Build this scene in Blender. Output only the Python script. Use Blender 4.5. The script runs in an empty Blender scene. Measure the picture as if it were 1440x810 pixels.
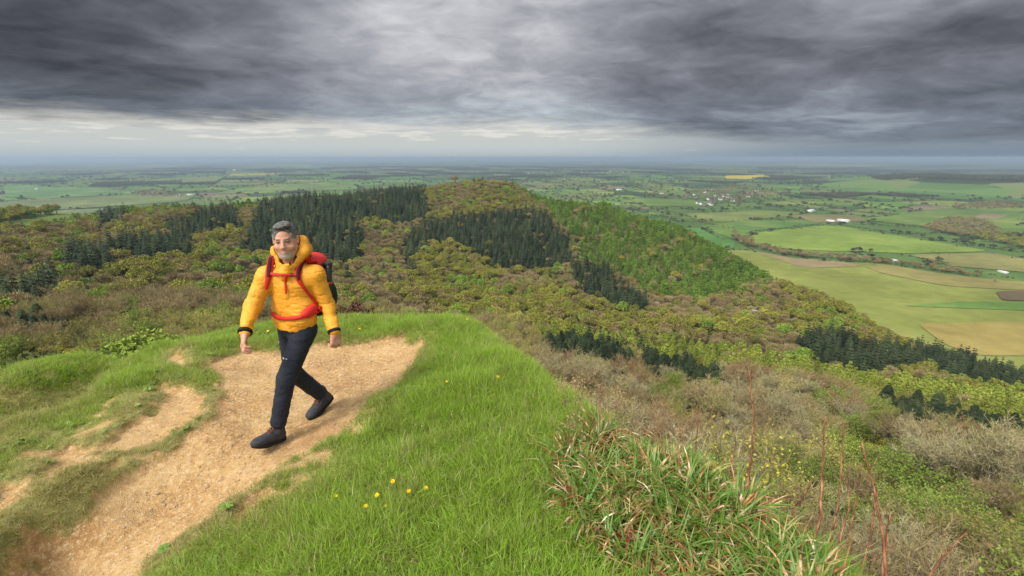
import time as _t; _T0 = _t.time()
import bpy, math, random
import numpy as np
from mathutils import Vector, Matrix
R = math.radians
rnd = random.Random(7)
rng = np.random.default_rng(7)
sc = bpy.context.scene
COL = sc.collection
# ------------------------------------------------------------------ camera numbers
F = 680.0; PITCH = R(15.13); CZ = 2.12
CP, SP = math.cos(PITCH), math.sin(PITCH)
def ray(px, py):
    u = (np.asarray(px, float) - 720) / F; v = -(np.asarray(py, float) - 405) / F
    return u, CP + v * SP, -SP + v * CP
def at_r(px, py, r):
    x, y, z = ray(px, py); k = r / np.hypot(x, y)
    return x * k, y * k, CZ + z * k
def at_z(px, py, z0):
    x, y, z = ray(px, py); k = (z0 - CZ) / z
    return x * k, y * k
def at_dep(px, py, d):
    x, y, z = ray(px, py)
    return np.array([x * d, y * d, CZ + z * d])
def to_px(x, y, z):
    d = y * CP - (z - CZ) * SP; v = y * SP + (z - CZ) * CP
    d = np.where(d > 1e-3, d, 1e-3)
    return 720 + F * x / d, 405 - F * v / d
# ------------------------------------------------------------------ object helpers
def tag(o, label=None, cat=None, group=None, kind=None):
    if label: o['label'] = label
    if cat: o['category'] = cat
    if group: o['group'] = group
    if kind: o['kind'] = kind
    return o
def link(name, me, mat=None, parent=None, loc=None):
    o = bpy.data.objects.new(name, me); COL.objects.link(o)
    if mat is not None: me.materials.append(mat)
    if parent is not None: o.parent = parent
    if loc is not None: o.location = loc
    return o
def mesh_np(name, V, faces, smooth=False, mats=None, midx=None):
    """faces: (n,k) array, or list of arrays of differing k"""
    V = np.asarray(V, np.float32)
    if isinstance(faces, np.ndarray): faces = [faces]
    faces = [np.asarray(f, np.int32) for f in faces if len(f)]
    me = bpy.data.meshes.new(name)
    nl = sum(f.size for f in faces); nf = sum(len(f) for f in faces)
    me.vertices.add(len(V)); me.loops.add(nl); me.polygons.add(nf)
    me.vertices.foreach_set('co', V.ravel())
    me.loops.foreach_set('vertex_index', np.concatenate([f.ravel() for f in faces]))
    tot = np.concatenate([np.full(len(f), f.shape[1], np.int32) for f in faces])
    st = np.concatenate([[0], np.cumsum(tot)[:-1]]).astype(np.int32)
    me.polygons.foreach_set('loop_start', st)
    if smooth: me.polygons.foreach_set('use_smooth', np.ones(nf, bool))
    if midx is not None: me.polygons.foreach_set('material_index', np.asarray(midx, np.int32))
    me.update(calc_edges=True); me.validate()
    for m in (mats or []): me.materials.append(m)
    return me
def attr(me, name, arr, dom='POINT', typ='FLOAT'):
    a = me.attributes.new(name, typ, dom)
    key = {'FLOAT': 'value', 'FLOAT_VECTOR': 'vector', 'FLOAT_COLOR': 'color', 'INT': 'value'}[typ]
    a.data.foreach_set(key, np.ascontiguousarray(arr, np.float32 if typ != 'INT' else np.int32).ravel())
def grid_faces(nx, ny):
    i = np.arange(nx * ny).reshape(ny, nx)
    return np.stack([i[:-1, :-1], i[:-1, 1:], i[1:, 1:], i[1:, :-1]], -1).reshape(-1, 4)
def empty(name, loc):
    o = bpy.data.objects.new(name, None); COL.objects.link(o); o.location = loc
    o.empty_display_size = .1
    return o
class MB:
    """collects vertices and faces of one mesh"""
    def __init__(s): s.V = []; s.Fq = []; s.Ft = []; s.n = 0; s.mq = []; s.mt = []
    def add(s, V, f, m=0):
        f = np.asarray(f) + s.n
        if f.shape[1] == 4: s.Fq.append(f); s.mq += [m] * len(f)
        else: s.Ft.append(f); s.mt += [m] * len(f)
        s.V.append(np.asarray(V, float)); s.n += len(V)
    def tube(s, pts, rad, n=6, m=0, cap=True):
        pts = np.asarray(pts, float); k = len(pts); rad = np.broadcast_to(rad, (k,))
        t = np.gradient(pts, axis=0); t /= np.linalg.norm(t, axis=1)[:, None] + 1e-9
        ref = np.array([0, 0, 1.0]) if abs(t[:, 2]).mean() < .8 else np.array([1.0, 0, 0])
        a = np.cross(t, ref); a /= np.linalg.norm(a, axis=1)[:, None] + 1e-9
        b = np.cross(t, a)
        ph = np.arange(n) / n * 2 * np.pi
        V = pts[:, None] + rad[:, None, None] * (np.cos(ph)[None, :, None] * a[:, None] + np.sin(ph)[None, :, None] * b[:, None])
        i = np.arange(k * n).reshape(k, n); j = np.roll(i, -1, 1)
        f = np.stack([i[:-1], j[:-1], j[1:], i[1:]], -1).reshape(-1, 4)
        n0 = s.n
        s.add(V.reshape(-1, 3), f, m)
        if cap:
            c = np.array([pts[0], pts[-1]]); e = k * n
            ft = [[e, j0, i0] for i0, j0 in zip(i[0], j[0])] + [[e + 1, i0, j0] for i0, j0 in zip(i[-1], j[-1])]
            s.V.append(c); s.n += 2
            s.Ft.append(np.array(ft) + n0); s.mt += [m] * len(ft)
    def box(s, lo, hi, m=0):
        x0, y0, z0 = lo; x1, y1, z1 = hi
        V = [(x, y, z) for z in (z0, z1) for y in (y0, y1) for x in (x0, x1)]
        s.add(V, [[0, 2, 3, 1], [4, 5, 7, 6], [0, 1, 5, 4], [2, 6, 7, 3], [0, 4, 6, 2], [1, 3, 7, 5]], m)
    def mesh(s, name, smooth=False, mats=None):
        return mesh_np(name, np.concatenate(s.V), [np.concatenate(x) for x in (s.Fq, s.Ft) if x], smooth, mats, s.mq + s.mt)
# ------------------------------------------------------------------ numpy noise
def _h(ix, iy, s):
    h = (ix.astype(np.int64) * 374761393 + iy.astype(np.int64) * 668265263 + s * 974634777) & 0xffffffff
    h = ((h ^ (h >> 13)) * 1274126177) & 0xffffffff
    return ((h ^ (h >> 16)) & 0xffff) / 65535.0
def vnoise(x, y, s=0):
    ix = np.floor(x); iy = np.floor(y); fx = x - ix; fy = y - iy
    fx = fx * fx * (3 - 2 * fx); fy = fy * fy * (3 - 2 * fy)
    ix = ix.astype(np.int64); iy = iy.astype(np.int64)
    a = _h(ix, iy, s); b = _h(ix + 1, iy, s); c = _h(ix, iy + 1, s); d = _h(ix + 1, iy + 1, s)
    return (a * (1 - fx) + b * fx) * (1 - fy) + (c * (1 - fx) + d * fx) * fy
def fbm(x, y, s=0, o=4):
    t = 0; a = .5; n = 0
    for k in range(o):
        t = t + a * vnoise(x, y, s + k); n += a; a *= .5; x = x * 2.03 + 5.1; y = y * 2.03 + 1.7
    return t / n
def smooth01(x, a, b):
    t = np.clip((x - a) / (b - a), 0, 1); return t * t * (3 - 2 * t)
def in_poly(px, py, P):
    r = np.zeros(np.shape(px), bool); P = list(P)
    for (x0, y0), (x1, y1) in zip(P, P[1:] + P[:1]):
        if y0 == y1: continue
        c = ((y0 > py) != (y1 > py)) & (px < (x1 - x0) * (py - y0) / (y1 - y0) + x0)
        r ^= c
    return r
def dist_poly(x, y, P, closed=True):
    d = np.full(np.shape(x), 1e9); P = [tuple(p) for p in P]
    for (x0, y0), (x1, y1) in zip(P, P[1:] + (P[:1] if closed else [])):
        ex, ey = x1 - x0, y1 - y0; L = ex * ex + ey * ey + 1e-12
        t = np.clip(((x - x0) * ex + (y - y0) * ey) / L, 0, 1)
        d = np.minimum(d, np.hypot(x - x0 - t * ex, y - y0 - t * ey))
    return d
# ------------------------------------------------------------------ node helper
class NT:
    def __init__(s, tree): s.t = tree; s.N = tree.nodes; s.L = tree.links
    def put(s, sock, v):
        if isinstance(v, bpy.types.NodeSocket): s.L.new(v, sock)
        elif v is not None:
            if isinstance(v, (tuple, list)) and len(v) == 3 and len(sock.default_value) == 4: v = (*v, 1)
            sock.default_value = v
    def n(s, typ, ins=None, out=0, **kw):
        nd = s.N.new(typ)
        for k, v in kw.items(): setattr(nd, k, v)
        for k, v in (ins or {}).items(): s.put(nd.inputs[k], v)
        return nd.outputs[out] if out is not None else nd
    def m(s, op, a, b=None, c=None, clamp=False):
        i = {0: a}
        if b is not None: i[1] = b
        if c is not None: i[2] = c
        return s.n('ShaderNodeMath', i, operation=op, use_clamp=clamp)
    def vm(s, op, a, b=None, out=0, scale=None):
        nd = s.N.new('ShaderNodeVectorMath'); nd.operation = op
        s.put(nd.inputs[0], a)
        if b is not None: s.put(nd.inputs[1], b)
        if scale is not None: s.put(nd.inputs['Scale'], scale)
        return nd.outputs[out]
    def noise(s, vec, scale, detail=4, rough=.5, dist=0, out=0):
        return s.n('ShaderNodeTexNoise', {'Vector': vec, 'Scale': scale, 'Detail': detail, 'Roughness': rough, 'Distortion': dist}, out=out)
    def mix(s, f, a, b, blend='MIX'):
        nd = s.N.new('ShaderNodeMix'); nd.data_type = 'RGBA'; nd.blend_type = blend
        s.put(nd.inputs[0], f); s.put(nd.inputs[6], a); s.put(nd.inputs[7], b)
        return nd.outputs[2]
    def ramp(s, f, stops, interp='LINEAR'):
        nd = s.N.new('ShaderNodeValToRGB'); cr = nd.color_ramp; cr.interpolation = interp
        while len(cr.elements) < len(stops): cr.elements.new(.5)
        for e, (p, c) in zip(cr.elements, stops):
            e.position = p; e.color = (*c, 1) if len(c) == 3 else c
        s.put(nd.inputs[0], f); return nd.outputs[0]
    def mr(s, v, a, b, c=0., d=1., kind='SMOOTHSTEP'):
        return s.n('ShaderNodeMapRange', {0: v, 1: a, 2: b, 3: c, 4: d}, interpolation_type=kind)
MATS = {}
def mat(name, fn=None, color=(.5, .5, .5), rough=.8, spec=.25, **kw):
    if name in MATS: return MATS[name]
    m = bpy.data.materials.new(name); m.use_nodes = True
    t = NT(m.node_tree); bs = t.N['Principled BSDF']
    bs.inputs['Base Color'].default_value = (*color, 1)
    bs.inputs['Roughness'].default_value = rough
    bs.inputs['Specular IOR Level'].default_value = spec
    for k, v in kw.items(): t.put(bs.inputs[k.replace('_', ' ')], v)
    if fn: fn(t, bs)
    MATS[name] = m
    return m
def bump(t, bs, h, strength=.5, dist=.02):
    t.put(bs.inputs['Normal'], t.n('ShaderNodeBump', {'Height': h, 'Strength': strength, 'Distance': dist}))
# ------------------------------------------------------------------ terrain
PLAIN = -160.0
ctl = []                                     # (azimuth, ln r, tan elevation)
def c_ray(px, py, r, h):                     # canopy height h above the ground
    x, y, z = at_r(px, py, r); ctl.append((math.atan2(x, y), math.log(r), (z - h - CZ) / r))
def c_flat(px, py, z):
    x, y = at_z(px, py, z); r = math.hypot(x, y); ctl.append((math.atan2(x, y), math.log(r), (z - CZ) / r))
def c_xyz(x, y, z):
    r = math.hypot(x, y); ctl.append((math.atan2(x, y), math.log(r), (z - CZ) / r))
def c_az(px, r, z):                          # column px at horizon row
    x, y, _ = ray(px, 330); ctl.append((math.atan2(x, y), math.log(r), (z - CZ) / r))
prof = {
 1600: [(810, 50, 8), (600, 110, 9), (560, 180, 9), (530, 330, 9)],
 1440: [(810, 45, 8), (700, 62, 9), (600, 110, 9), (560, 180, 9), (535, 330, 9), (518, 450, 9)],
 1300: [(810, 32, 8), (700, 52, 9), (620, 85, 9), (560, 150, 9), (520, 260, 9), (495, 370, 9), (483, 420, 9)],
 1150: [(740, 33, 7), (660, 55, 8), (600, 85, 9), (540, 140, 9), (480, 240, 10), (430, 330, 10), (402, 400, 10)],
 1050: [(700, 36, 7), (620, 70, 8), (560, 115, 9), (500, 180, 10), (450, 250, 10), (410, 330, 10), (380, 430, 10), (362, 500, 10)],
 950: [(600, 75, 8), (540, 120, 9), (490, 180, 9), (450, 240, 10), (410, 320, 10), (390, 380, 10), (335, 470, 10), (312, 530, 10)],
 850: [(560, 85, 8), (490, 150, 9), (450, 220, 10), (400, 320, 10), (350, 420, 10), (300, 510, 10), (277, 570, 10)],
 720: [(490, 100, 8), (440, 190, 9), (400, 290, 10), (360, 370, 14), (300, 490, 14), (262, 600, 12), (248, 640, 12)],
 640: [(460, 130, 9), (400, 270, 10), (350, 370, 10), (310, 460, 12), (268, 590, 12), (249, 650, 12)],
 550: [(460, 120, 8), (400, 250, 9), (350, 350, 10), (300, 450, 14), (262, 570, 14), (256, 600, 14)],
 450: [(450, 120, 6), (400, 230, 9), (350, 340, 12), (300, 450, 15), (270, 540, 15), (266, 570, 15)],
 350: [(445, 90, 5), (400, 200, 8), (350, 320, 10), (300, 430, 12), (276, 560, 13)],
 200: [(470, 55, 4), (430, 110, 6), (400, 190, 8), (350, 290, 9), (300, 460, 12), (286, 620, 12)],
 50: [(520, 30, 2), (490, 55, 4), (450, 100, 6), (400, 190, 8), (350, 280, 9), (312, 440, 9), (303, 560, 1), (298, 680, 11)],
 -120: [(540, 28, 2), (490, 55, 4), (450, 100, 6), (400, 190, 8), (350, 280, 9), (318, 440, 9), (306, 560, 1), (302, 680, 11)],
}
for px, L in prof.items():
    for py, r, h in L: c_ray(px, py, r, h)
for px in (-120, 50, 200, 350): c_az(px, 900, -150); c_az(px, 1150, -185); c_az(px, 1700, -240)
for px in (450, 550, 640, 720): c_az(px, 850, -120); c_az(px, 1100, -180); c_az(px, 1700, -240)
for px in (850, 950, 1050): c_az(px, 700, -150); c_az(px, 850, -185); c_az(px, 1700, -240)
for px in (1150, 1300, 1440, 1600): c_az(px, 560, -180); c_az(px, 700, -200); c_az(px, 1700, -260)
# near ground: rows seen in the photograph with their heights
NEAR = [(60, 800, -.18), (200, 740, -.12), (300, 690, -.06), (375, 622, 0), (460, 580, 0.02), (470, 520, .02), (520, 500, .03), (575, 478, .03), (400, 490, 0),
        (700, 700, .32), (720, 810, .38), (850, 805, .36), (600, 650, .20), (500, 760, .22), (380, 790, .10), (700, 570, .28), (620, 500, .12),
        (600, 456, .06), (800, 700, .33), (900, 740, .35), (980, 810, .36), (740, 600, .27),
        (0, 760, .08), (60, 720, .06), (150, 640, .06), (0, 680, .04), (0, 600, -.12), (100, 600, 0), (200, 600, .05), (250, 560, .05), (290, 590, .06), (150, 545, -.08),
        (200, 490, -.18), (330, 468, -.15), (120, 500, -.35), (30, 545, -.42), (-120, 640, -.15), (-150, 780, .0), (420, 458, -.05), (500, 455, -.05), (550, 450, 0)]
for p in NEAR: c_flat(*p)
for p in [(-2.5, .3, .1), (0, .9, .42), (1.3, .5, .42), (-1.2, .8, .3)]: c_xyz(*p)
# the edge and the drop beyond it
EP = [(655, 455, .08), (720, 503, .16), (785, 562, .22), (850, 615, .27), (950, 662, .30), (1050, 722, .31), (1130, 785, .31), (1215, 865, .31)]
EDGE = [tuple(float(v) for v in at_z(a, b, z)) for a, b, z in EP][::-1]; EZ = [p[2] for p in EP][::-1]
EDGE = [(EDGE[0][0] + .25, EDGE[0][1] - .7)] + EDGE; EZ = [.33] + EZ
for i, (x, y) in enumerate(EDGE):
    a = EDGE[max(i - 1, 0)]; b = EDGE[min(i + 1, len(EDGE) - 1)]; n = np.array([b[1] - a[1], a[0] - b[0]]); n /= np.linalg.norm(n)
    for d, dz in ((.0, 0), (.25, -.22), (.6, -.75), (1.3, -1.9), (3, -4.2), (8, -9.5)): c_xyz(x + n[0] * d, y + n[1] * d, EZ[i] + dz)
for px, r, z in [(550, 9, -1.2), (550, 14, -5), (550, 30, -18), (550, 60, -36), (450, 10, -1.0), (450, 16, -4.5), (450, 35, -16), (350, 9, -1.0), (350, 16, -3.8), (350, 40, -14),
                 (200, 8, -1.1), (200, 14, -3.0), (200, 28, -7.5), (50, 7, -1.2), (50, 12, -2.8), (50, 20, -5.0), (-120, 6.5, -1.3), (-120, 12, -2.9), (640, 30, -20), (640, 60, -38), (720, 30, -20), (720, 55, -34)]:
    c_az(px, r, z)
C = np.array(ctl)
def feat(az, lr): return np.stack([np.asarray(az) / .22, np.asarray(lr) / .33], -1)
def phi(a, b):
    d2 = ((a[:, None, :] - b[None, :, :]) ** 2).sum(-1); return np.sqrt(d2 + .03)
Xc = feat(C[:, 0], C[:, 1])
mean_t = C[:, 2].mean()
Wc = np.linalg.solve(phi(Xc, Xc) + 0.0 * np.eye(len(C)) - np.eye(len(C)) * .02, C[:, 2] - mean_t)
AZ = np.linspace(R(-82), R(82), 521); LR = np.linspace(math.log(.9), math.log(1700), 620)
GA, GL = np.meshgrid(AZ, LR)
q = feat(GA.ravel(), GL.ravel()); TG = np.empty(len(q))
for i in range(0, len(q), 20000): TG[i:i + 20000] = phi(q[i:i + 20000], Xc) @ Wc + mean_t
TG = TG.reshape(GA.shape)
def bil(G, az, lr):
    a = np.clip((az - AZ[0]) / (AZ[1] - AZ[0]), 0, len(AZ) - 1.001); l = np.clip((lr - LR[0]) / (LR[1] - LR[0]), 0, len(LR) - 1.001)
    i = a.astype(int); j = l.astype(int); fa = a - i; fl = l - j
    return (G[j, i] * (1 - fa) + G[j, i + 1] * fa) * (1 - fl) + (G[j + 1, i] * (1 - fa) + G[j + 1, i + 1] * fa) * fl
def base_z(x, y):
    x = np.asarray(x, float); y = np.asarray(y, float)
    r = np.hypot(x, y); az = np.arctan2(x, np.maximum(y, 1e-6)); rr = np.maximum(r, .9)
    z = CZ + bil(TG, az, np.log(rr)) * rr
    far = smooth01(r, 25, 120)
    return z + far * (fbm(x / 45, y / 45, 3) - .5) * 9 * np.clip(r / 250, .3, 1) + smooth01(r, 3, 14) * (1 - far) * (fbm(x / 3, y / 3, 9) - .5) * .25
def fix_back(x, y, z):      # level ground under and behind the camera
    k = smooth01(-np.asarray(y), -1.1, -.3)
    return z * (1 - k) + .36 * k
def hit(px, py, n=3):       # where the ray of a pixel meets the near ground
    px = np.asarray(px, float); py = np.asarray(py, float)
    rs = np.exp(np.linspace(math.log(1.0), math.log(40), 500))
    out = np.zeros(px.shape + (3,)); done = np.zeros(px.shape, bool)
    for r in rs:
        x, y, z = at_r(px, py, r); g = base_z(x, y)
        m = (~done) & (z <= g); out[m] = np.stack([x, y, g], -1)[m]; done |= m
    return out
# ---- worn, bare areas traced in the photograph (each polygon laid down on the ground)
BARE = [
 [(0, 790), (60, 755), (130, 720), (150, 690), (205, 660), (240, 640), (262, 610), (292, 596), (318, 560), (310, 530), (285, 515), (300, 505), (330, 492), (350, 488), (420, 490), (450, 486),
  (520, 478), (552, 474), (575, 466), (570, 480), (560, 487), (600, 477), (592, 500), (580, 520), (560, 545), (520, 580), (500, 600), (470, 620), (440, 640), (410, 655), (380, 680), (340, 705), (300, 735), (250, 765), (200, 800), (170, 860), (-40, 880)],
 [(222, 535), (262, 538), (290, 560), (287, 585), (262, 600), (225, 620), (180, 634), (135, 640), (120, 636), (150, 620), (178, 600), (205, 585), (228, 560)],
 [(-40, 722), (0, 686), (40, 671), (72, 655), (66, 640), (85, 632), (128, 630), (140, 640), (126, 652), (90, 668), (50, 688), (20, 708), (-20, 748)],
 [(236, 490), (262, 492), (274, 510), (250, 512), (240, 503)],
 [(318, 752), (340, 720), (370, 700), (400, 690), (450, 672), (460, 660), (470, 650), (466, 668), (420, 698), (385, 712), (345, 745)],
 [(142, 660), (160, 655), (172, 664), (150, 672)],
]
THIN = [(440, 655, 30), (500, 618, 26), (155, 570, 22), (120, 610, 22), (70, 640, 26), (150, 605, 18), (30, 645, 20), (210, 650, 22), (20, 700, 20), (520, 590, 20), (255, 640, 16), (140, 585, 20), (400, 672, 22), (555, 560, 16), (600, 530, 12)]
BP = [[tuple(p[:2]) for p in hit([q[0] for q in P], [q[1] for q in P])] for P in BARE]
TP = hit([t[0] for t in THIN], [t[1] for t in THIN])
def bare_at(x, y):
    """1 on worn soil, 0 on turf"""
    wx = x + (fbm(x * 3.1, y * 3.1, 21) - .5) * .16; wy = y + (fbm(x * 3.1, y * 3.1, 31) - .5) * .16
    s = np.full(np.shape(x), -1e9)
    for P in BP:
        d = dist_poly(wx, wy, P); s = np.maximum(s, np.where(in_poly(wx, wy, P), d, -d))
    b = smooth01(s + (fbm(x * 14, y * 14, 5, 3) - .5) * .14, -.018, .018)
    for (cx, cy, _), (_, _, rad) in zip(TP, THIN):
        k = np.exp(-(((x - cx) ** 2 + (y - cy) ** 2) / (2 * (rad * .0045) ** 2)))
        b = np.maximum(b, smooth01(k * .8 + (fbm(x * 11, y * 11, 8) - .5) * .9, .45, .75) * .8)
    return b, s
def near_z(x, y):
    z = fix_back(x, y, base_z(x, y))
    b, s = bare_at(x, y)
    z = z - .05 * smooth01(s, -.04, .03) - .03 * smooth01(s, .0, .4) + .075 * np.exp(-((x + 1.78) ** 2 + (y - 3.55) ** 2) / 1.6)
    z = z + (fbm(x * 2.2, y * 2.2, 12) - .5) * (.08 + .07 * (1 - b)) + (1 - b) * (fbm(x * 9, y * 9, 14) - .5) * .05 + b * ((fbm(x * 16, y * 16, 15) - .5) * .030 + (fbm(x * 5, y * 5, 16) - .5) * .03)
    return z
NX = np.arange(-9.0, 6.01, .03); NY = np.arange(-2.0, 10.01, .03)
gx, gy = np.meshgrid(NX, NY)
nb, nsd = bare_at(gx, gy)
nz = near_z(gx, gy)
def gz(x, y):
    i = np.clip((np.asarray(x) - NX[0]) / .03, 0, len(NX) - 1.001); j = np.clip((np.asarray(y) - NY[0]) / .03, 0, len(NY) - 1.001)
    a = i.astype(int); b = j.astype(int); u = i - a; v = j - b
    return (nz[b, a] * (1 - u) + nz[b, a + 1] * u) * (1 - v) + (nz[b + 1, a] * (1 - u) + nz[b + 1, a + 1] * u) * v
def gb(x, y):
    i = np.clip(np.rint((np.asarray(x) - NX[0]) / .03).astype(int), 0, len(NX) - 1); j = np.clip(np.rint((np.asarray(y) - NY[0]) / .03).astype(int), 0, len(NY) - 1)
    return nb[j, i]

def m_ground(t, bs):
    P = t.n('ShaderNodeNewGeometry', out=0)
    b = t.n('ShaderNodeAttribute', attribute_name='bare', out=2)
    n1 = t.noise(P, 2.2, 4); n2 = t.noise(P, 26, 5, .65); n3 = t.noise(P, 130, 3, .6)
    soil = t.ramp(n1, [(.3, (.37, .20, .080)), (.5, (.52, .32, .135)), (.7, (.58, .39, .185))])
    soil = t.mix(t.mr(n2, .48, .68), soil, (.66, .46, .24)); soil = t.mix(t.m('MULTIPLY', t.mr(n2, .44, .34), .7), soil, (.31, .18, .085)); soil = t.mix(t.m('MULTIPLY', t.mr(t.noise(P, 4.5, 4), .5, .7), .5), soil, (.40, .25, .12)); soil = t.mix(t.m('MULTIPLY', t.mr(n3, .56, .66), .5), soil, (.22, .125, .06)); soil = t.mix(t.m('MULTIPLY', t.mr(t.noise(P, 60, 2), .60, .66), .7), soil, (.66, .53, .36))
    red = t.mr(t.noise(P, 1.1, 2), .56, .72); soil = t.mix(t.m('MULTIPLY', red, .5), soil, (.40, .19, .08))
    turf = t.ramp(n2, [(.3, (.19, .20, .055)), (.55, (.29, .27, .095)), (.75, (.42, .34, .16))])
    c = t.mix(b, turf, soil)
    t.put(bs.inputs['Base Color'], c)
    h = t.m('ADD', t.m('MULTIPLY', n2, .6), t.m('MULTIPLY', n3, .35))
    bump(t, bs, h, 1., .03)
near_me = mesh_np('ground', np.stack([gx, gy, nz], -1).reshape(-1, 3), grid_faces(len(NX), len(NY)), True)
attr(near_me, 'bare', nb)
near_o = link('ground', near_me, mat('ground_turf_and_soil', m_ground, rough=.95, spec=.1)); near_o['kind'] = 'structure'

def m_hill(t, bs):
    P = t.n('ShaderNodeNewGeometry', out=0)
    n1 = t.noise(P, .05, 5, .6); n2 = t.noise(P, .7, 5, .65)
    g = t.n('ShaderNodeAttribute', attribute_name='grassy', out=2)
    wood = t.ramp(n2, [(.3, (.10, .085, .035)), (.55, (.15, .12, .055)), (.75, (.12, .13, .04))])
    gr = t.ramp(n2, [(.25, (.08, .09, .025)), (.5, (.12, .15, .035)), (.75, (.2, .17, .07))])
    gr = t.mix(t.mr(n1, .45, .6), gr, (.085, .15, .03))
    t.put(bs.inputs['Base Color'], t.mix(g, wood, gr))
    bump(t, bs, n2, .6, .3)
lr2 = np.linspace(math.log(5.2), math.log(1650), 520); az2 = np.linspace(R(-82), R(82), 420)
A2, L2 = np.meshgrid(az2, lr2); X2 = np.exp(L2) * np.sin(A2); Y2 = np.exp(L2) * np.cos(A2)
Z2 = base_z(X2, Y2)
inn = (X2 > NX[0]) & (X2 < NX[-1] - .3) & (Y2 < NY[-1])
Z2 = np.where(inn, Z2 - .35, Z2)
fq = grid_faces(len(az2), len(lr2))
fc_x = X2.ravel()[fq].mean(1); fc_y = Y2.ravel()[fq].mean(1)
keep = ~((fc_x > NX[0] + .6) & (fc_x < NX[-1] - .6) & (fc_y < NY[-1] - .6))
hill_me = mesh_np('hills', np.stack([X2, Y2, Z2], -1).reshape(-1, 3), fq[keep], True)
MEAD = [(-200, 345), (0, 322), (60, 300), (150, 288), (225, 284), (230, 290), (170, 296), (90, 308), (0, 330), (-200, 365)]
PX2, PY2 = to_px(X2, Y2, Z2)
R2 = np.hypot(X2, Y2)
MEADC = in_poly(PX2, PY2, [(-200, 320), (0, 308), (90, 298), (210, 283), (260, 283), (190, 300), (90, 312), (0, 325), (-200, 350)]) & (R2 > 380)
grassy = np.clip(smooth01(-R2, -60, -25) + MEADC, 0, 1)
attr(hill_me, 'grassy', grassy)
hill_o = link('hills', hill_me, mat('hillside', m_hill, rough=.95, spec=.1)); hill_o['kind'] = 'structure'
# cumulative horizon for visibility tests
TGv = (base_z(np.exp(GL) * np.sin(GA), np.exp(GL) * np.cos(GA)) - CZ) / np.exp(GL)
CMAX = np.maximum.accumulate(TGv, 0)
def visible(x, y, ztop):
    r = np.hypot(x, y); return (ztop - CZ) / r > bil(CMAX, np.arctan2(x, y), np.log(np.maximum(r * .985, 1)))

# ------------------------------------------------------------------ camera, sun, sky, air
cam = bpy.data.cameras.new('camera'); cam.lens = 17.0; cam.sensor_width = 36; cam.clip_start = .05; cam.clip_end = 200000
co = bpy.data.objects.new('camera', cam); COL.objects.link(co); co.location = (0, 0, CZ); co.rotation_euler = (math.pi / 2 - PITCH, 0, 0)
sc.camera = co
SUN = Vector((-.50, -.50, .80)).normalized()
sl = bpy.data.lights.new('sun', 'SUN'); sl.energy = 3.8; sl.angle = R(22); sl.color = (1, .95, .87)
so = bpy.data.objects.new('sun', sl); COL.objects.link(so); so.rotation_euler = SUN.to_track_quat('Z', 'Y').to_euler()
w = bpy.data.worlds.new('World'); sc.world = w; w.use_nodes = True
t = NT(w.node_tree); t.N.clear()
sky = t.N.new('ShaderNodeTexSky'); sky.sky_type = 'NISHITA'; sky.sun_disc = False
sky.sun_elevation = math.asin(SUN.z); sky.sun_rotation = math.atan2(SUN.x, SUN.y); sky.air_density = 1.2; sky.dust_density = 2
D = t.n('ShaderNodeTexCoord', out=0)
D = t.vm('NORMALIZE', D)
sep = t.N.new('ShaderNodeSeparateXYZ'); t.put(sep.inputs[0], D); dx, dy, dz = sep.outputs
zp = t.m('MAXIMUM', dz, 0.0)
den = t.m('ADD', zp, .13)
cx = t.m('DIVIDE', dx, den); cy = t.m('DIVIDE', dy, den)
comb = lambda a, b, c=0.: t.n('ShaderNodeCombineXYZ', {0: a, 1: b, 2: c})
# streaks run from lower right to upper left: rotate and stretch the deck coordinates
a0 = R(22)
ru = t.m('ADD', t.m('MULTIPLY', cx, math.cos(a0)), t.m('MULTIPLY', cy, math.sin(a0)))
rv = t.m('SUBTRACT', t.m('MULTIPLY', cy, math.cos(a0)), t.m('MULTIPLY', cx, math.sin(a0)))
Pc = t.vm('SCALE', comb(t.m('MULTIPLY', ru, .85), rv), scale=1.35)
Pw = t.vm('ADD', Pc, t.vm('SCALE', t.vm('SUBTRACT', t.noise(Pc, .6, 3, .5, out=1), (.5, .5, .5)), scale=.9))
n_big = t.noise(Pw, .42, 3, .5); n_mid = t.noise(Pw, 1.2, 7, .57); n_fine = t.noise(Pw, 3.6, 6, .6)
def lobe(px, py, wid):
    x, y, z = ray(px, py); v = Vector((float(x), float(y), float(z))).normalized()
    c = t.vm('DOT_PRODUCT', D, tuple(v), out=1)
    return t.m('POWER', t.m('MAXIMUM', c, 0.), 2 / (wid * wid))
b = t.m('ADD', t.m('MULTIPLY', t.m('SUBTRACT', n_big, .5), .85), t.m('MULTIPLY', t.m('SUBTRACT', n_mid, .5), .55))
b = t.m('ADD', b, t.m('MULTIPLY', t.m('SUBTRACT', n_fine, .5), .16))
n_lump = t.noise(t.vm('ADD', t.vm('MULTIPLY', D, (5., 5., 13.)), t.vm('SCALE', t.noise(Pw, 1.5, 2, out=1), scale=1.1)), 1.5, 6, .58)
b = t.m('ADD', b, t.m('MULTIPLY', t.m('SUBTRACT', n_lump, .5), .62))
b = t.m('ADD', b, .535)
b = t.m('ADD', b, t.m('MULTIPLY', lobe(665, 70, .26), .30))
b = t.m('ADD', b, t.m('MULTIPLY', lobe(560, -10, .34), .10))
b = t.m('SUBTRACT', b, t.m('MULTIPLY', lobe(60, 70, .33), .33))
b = t.m('SUBTRACT', b, t.m('MULTIPLY', lobe(980, 130, .16), .10))
b = t.m('SUBTRACT', b, t.m('MULTIPLY', lobe(1440, 120, .2), .12))
deck = t.ramp(b, [(0, (.052, .056, .070)), (.25, (.115, .121, .143)), (.5, (.215, .223, .262)), (.75, (.38, .39, .43)), (1, (.64, .65, .68))])
lowt = t.mr(dz, .03, .16, 1., 0.)
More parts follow.
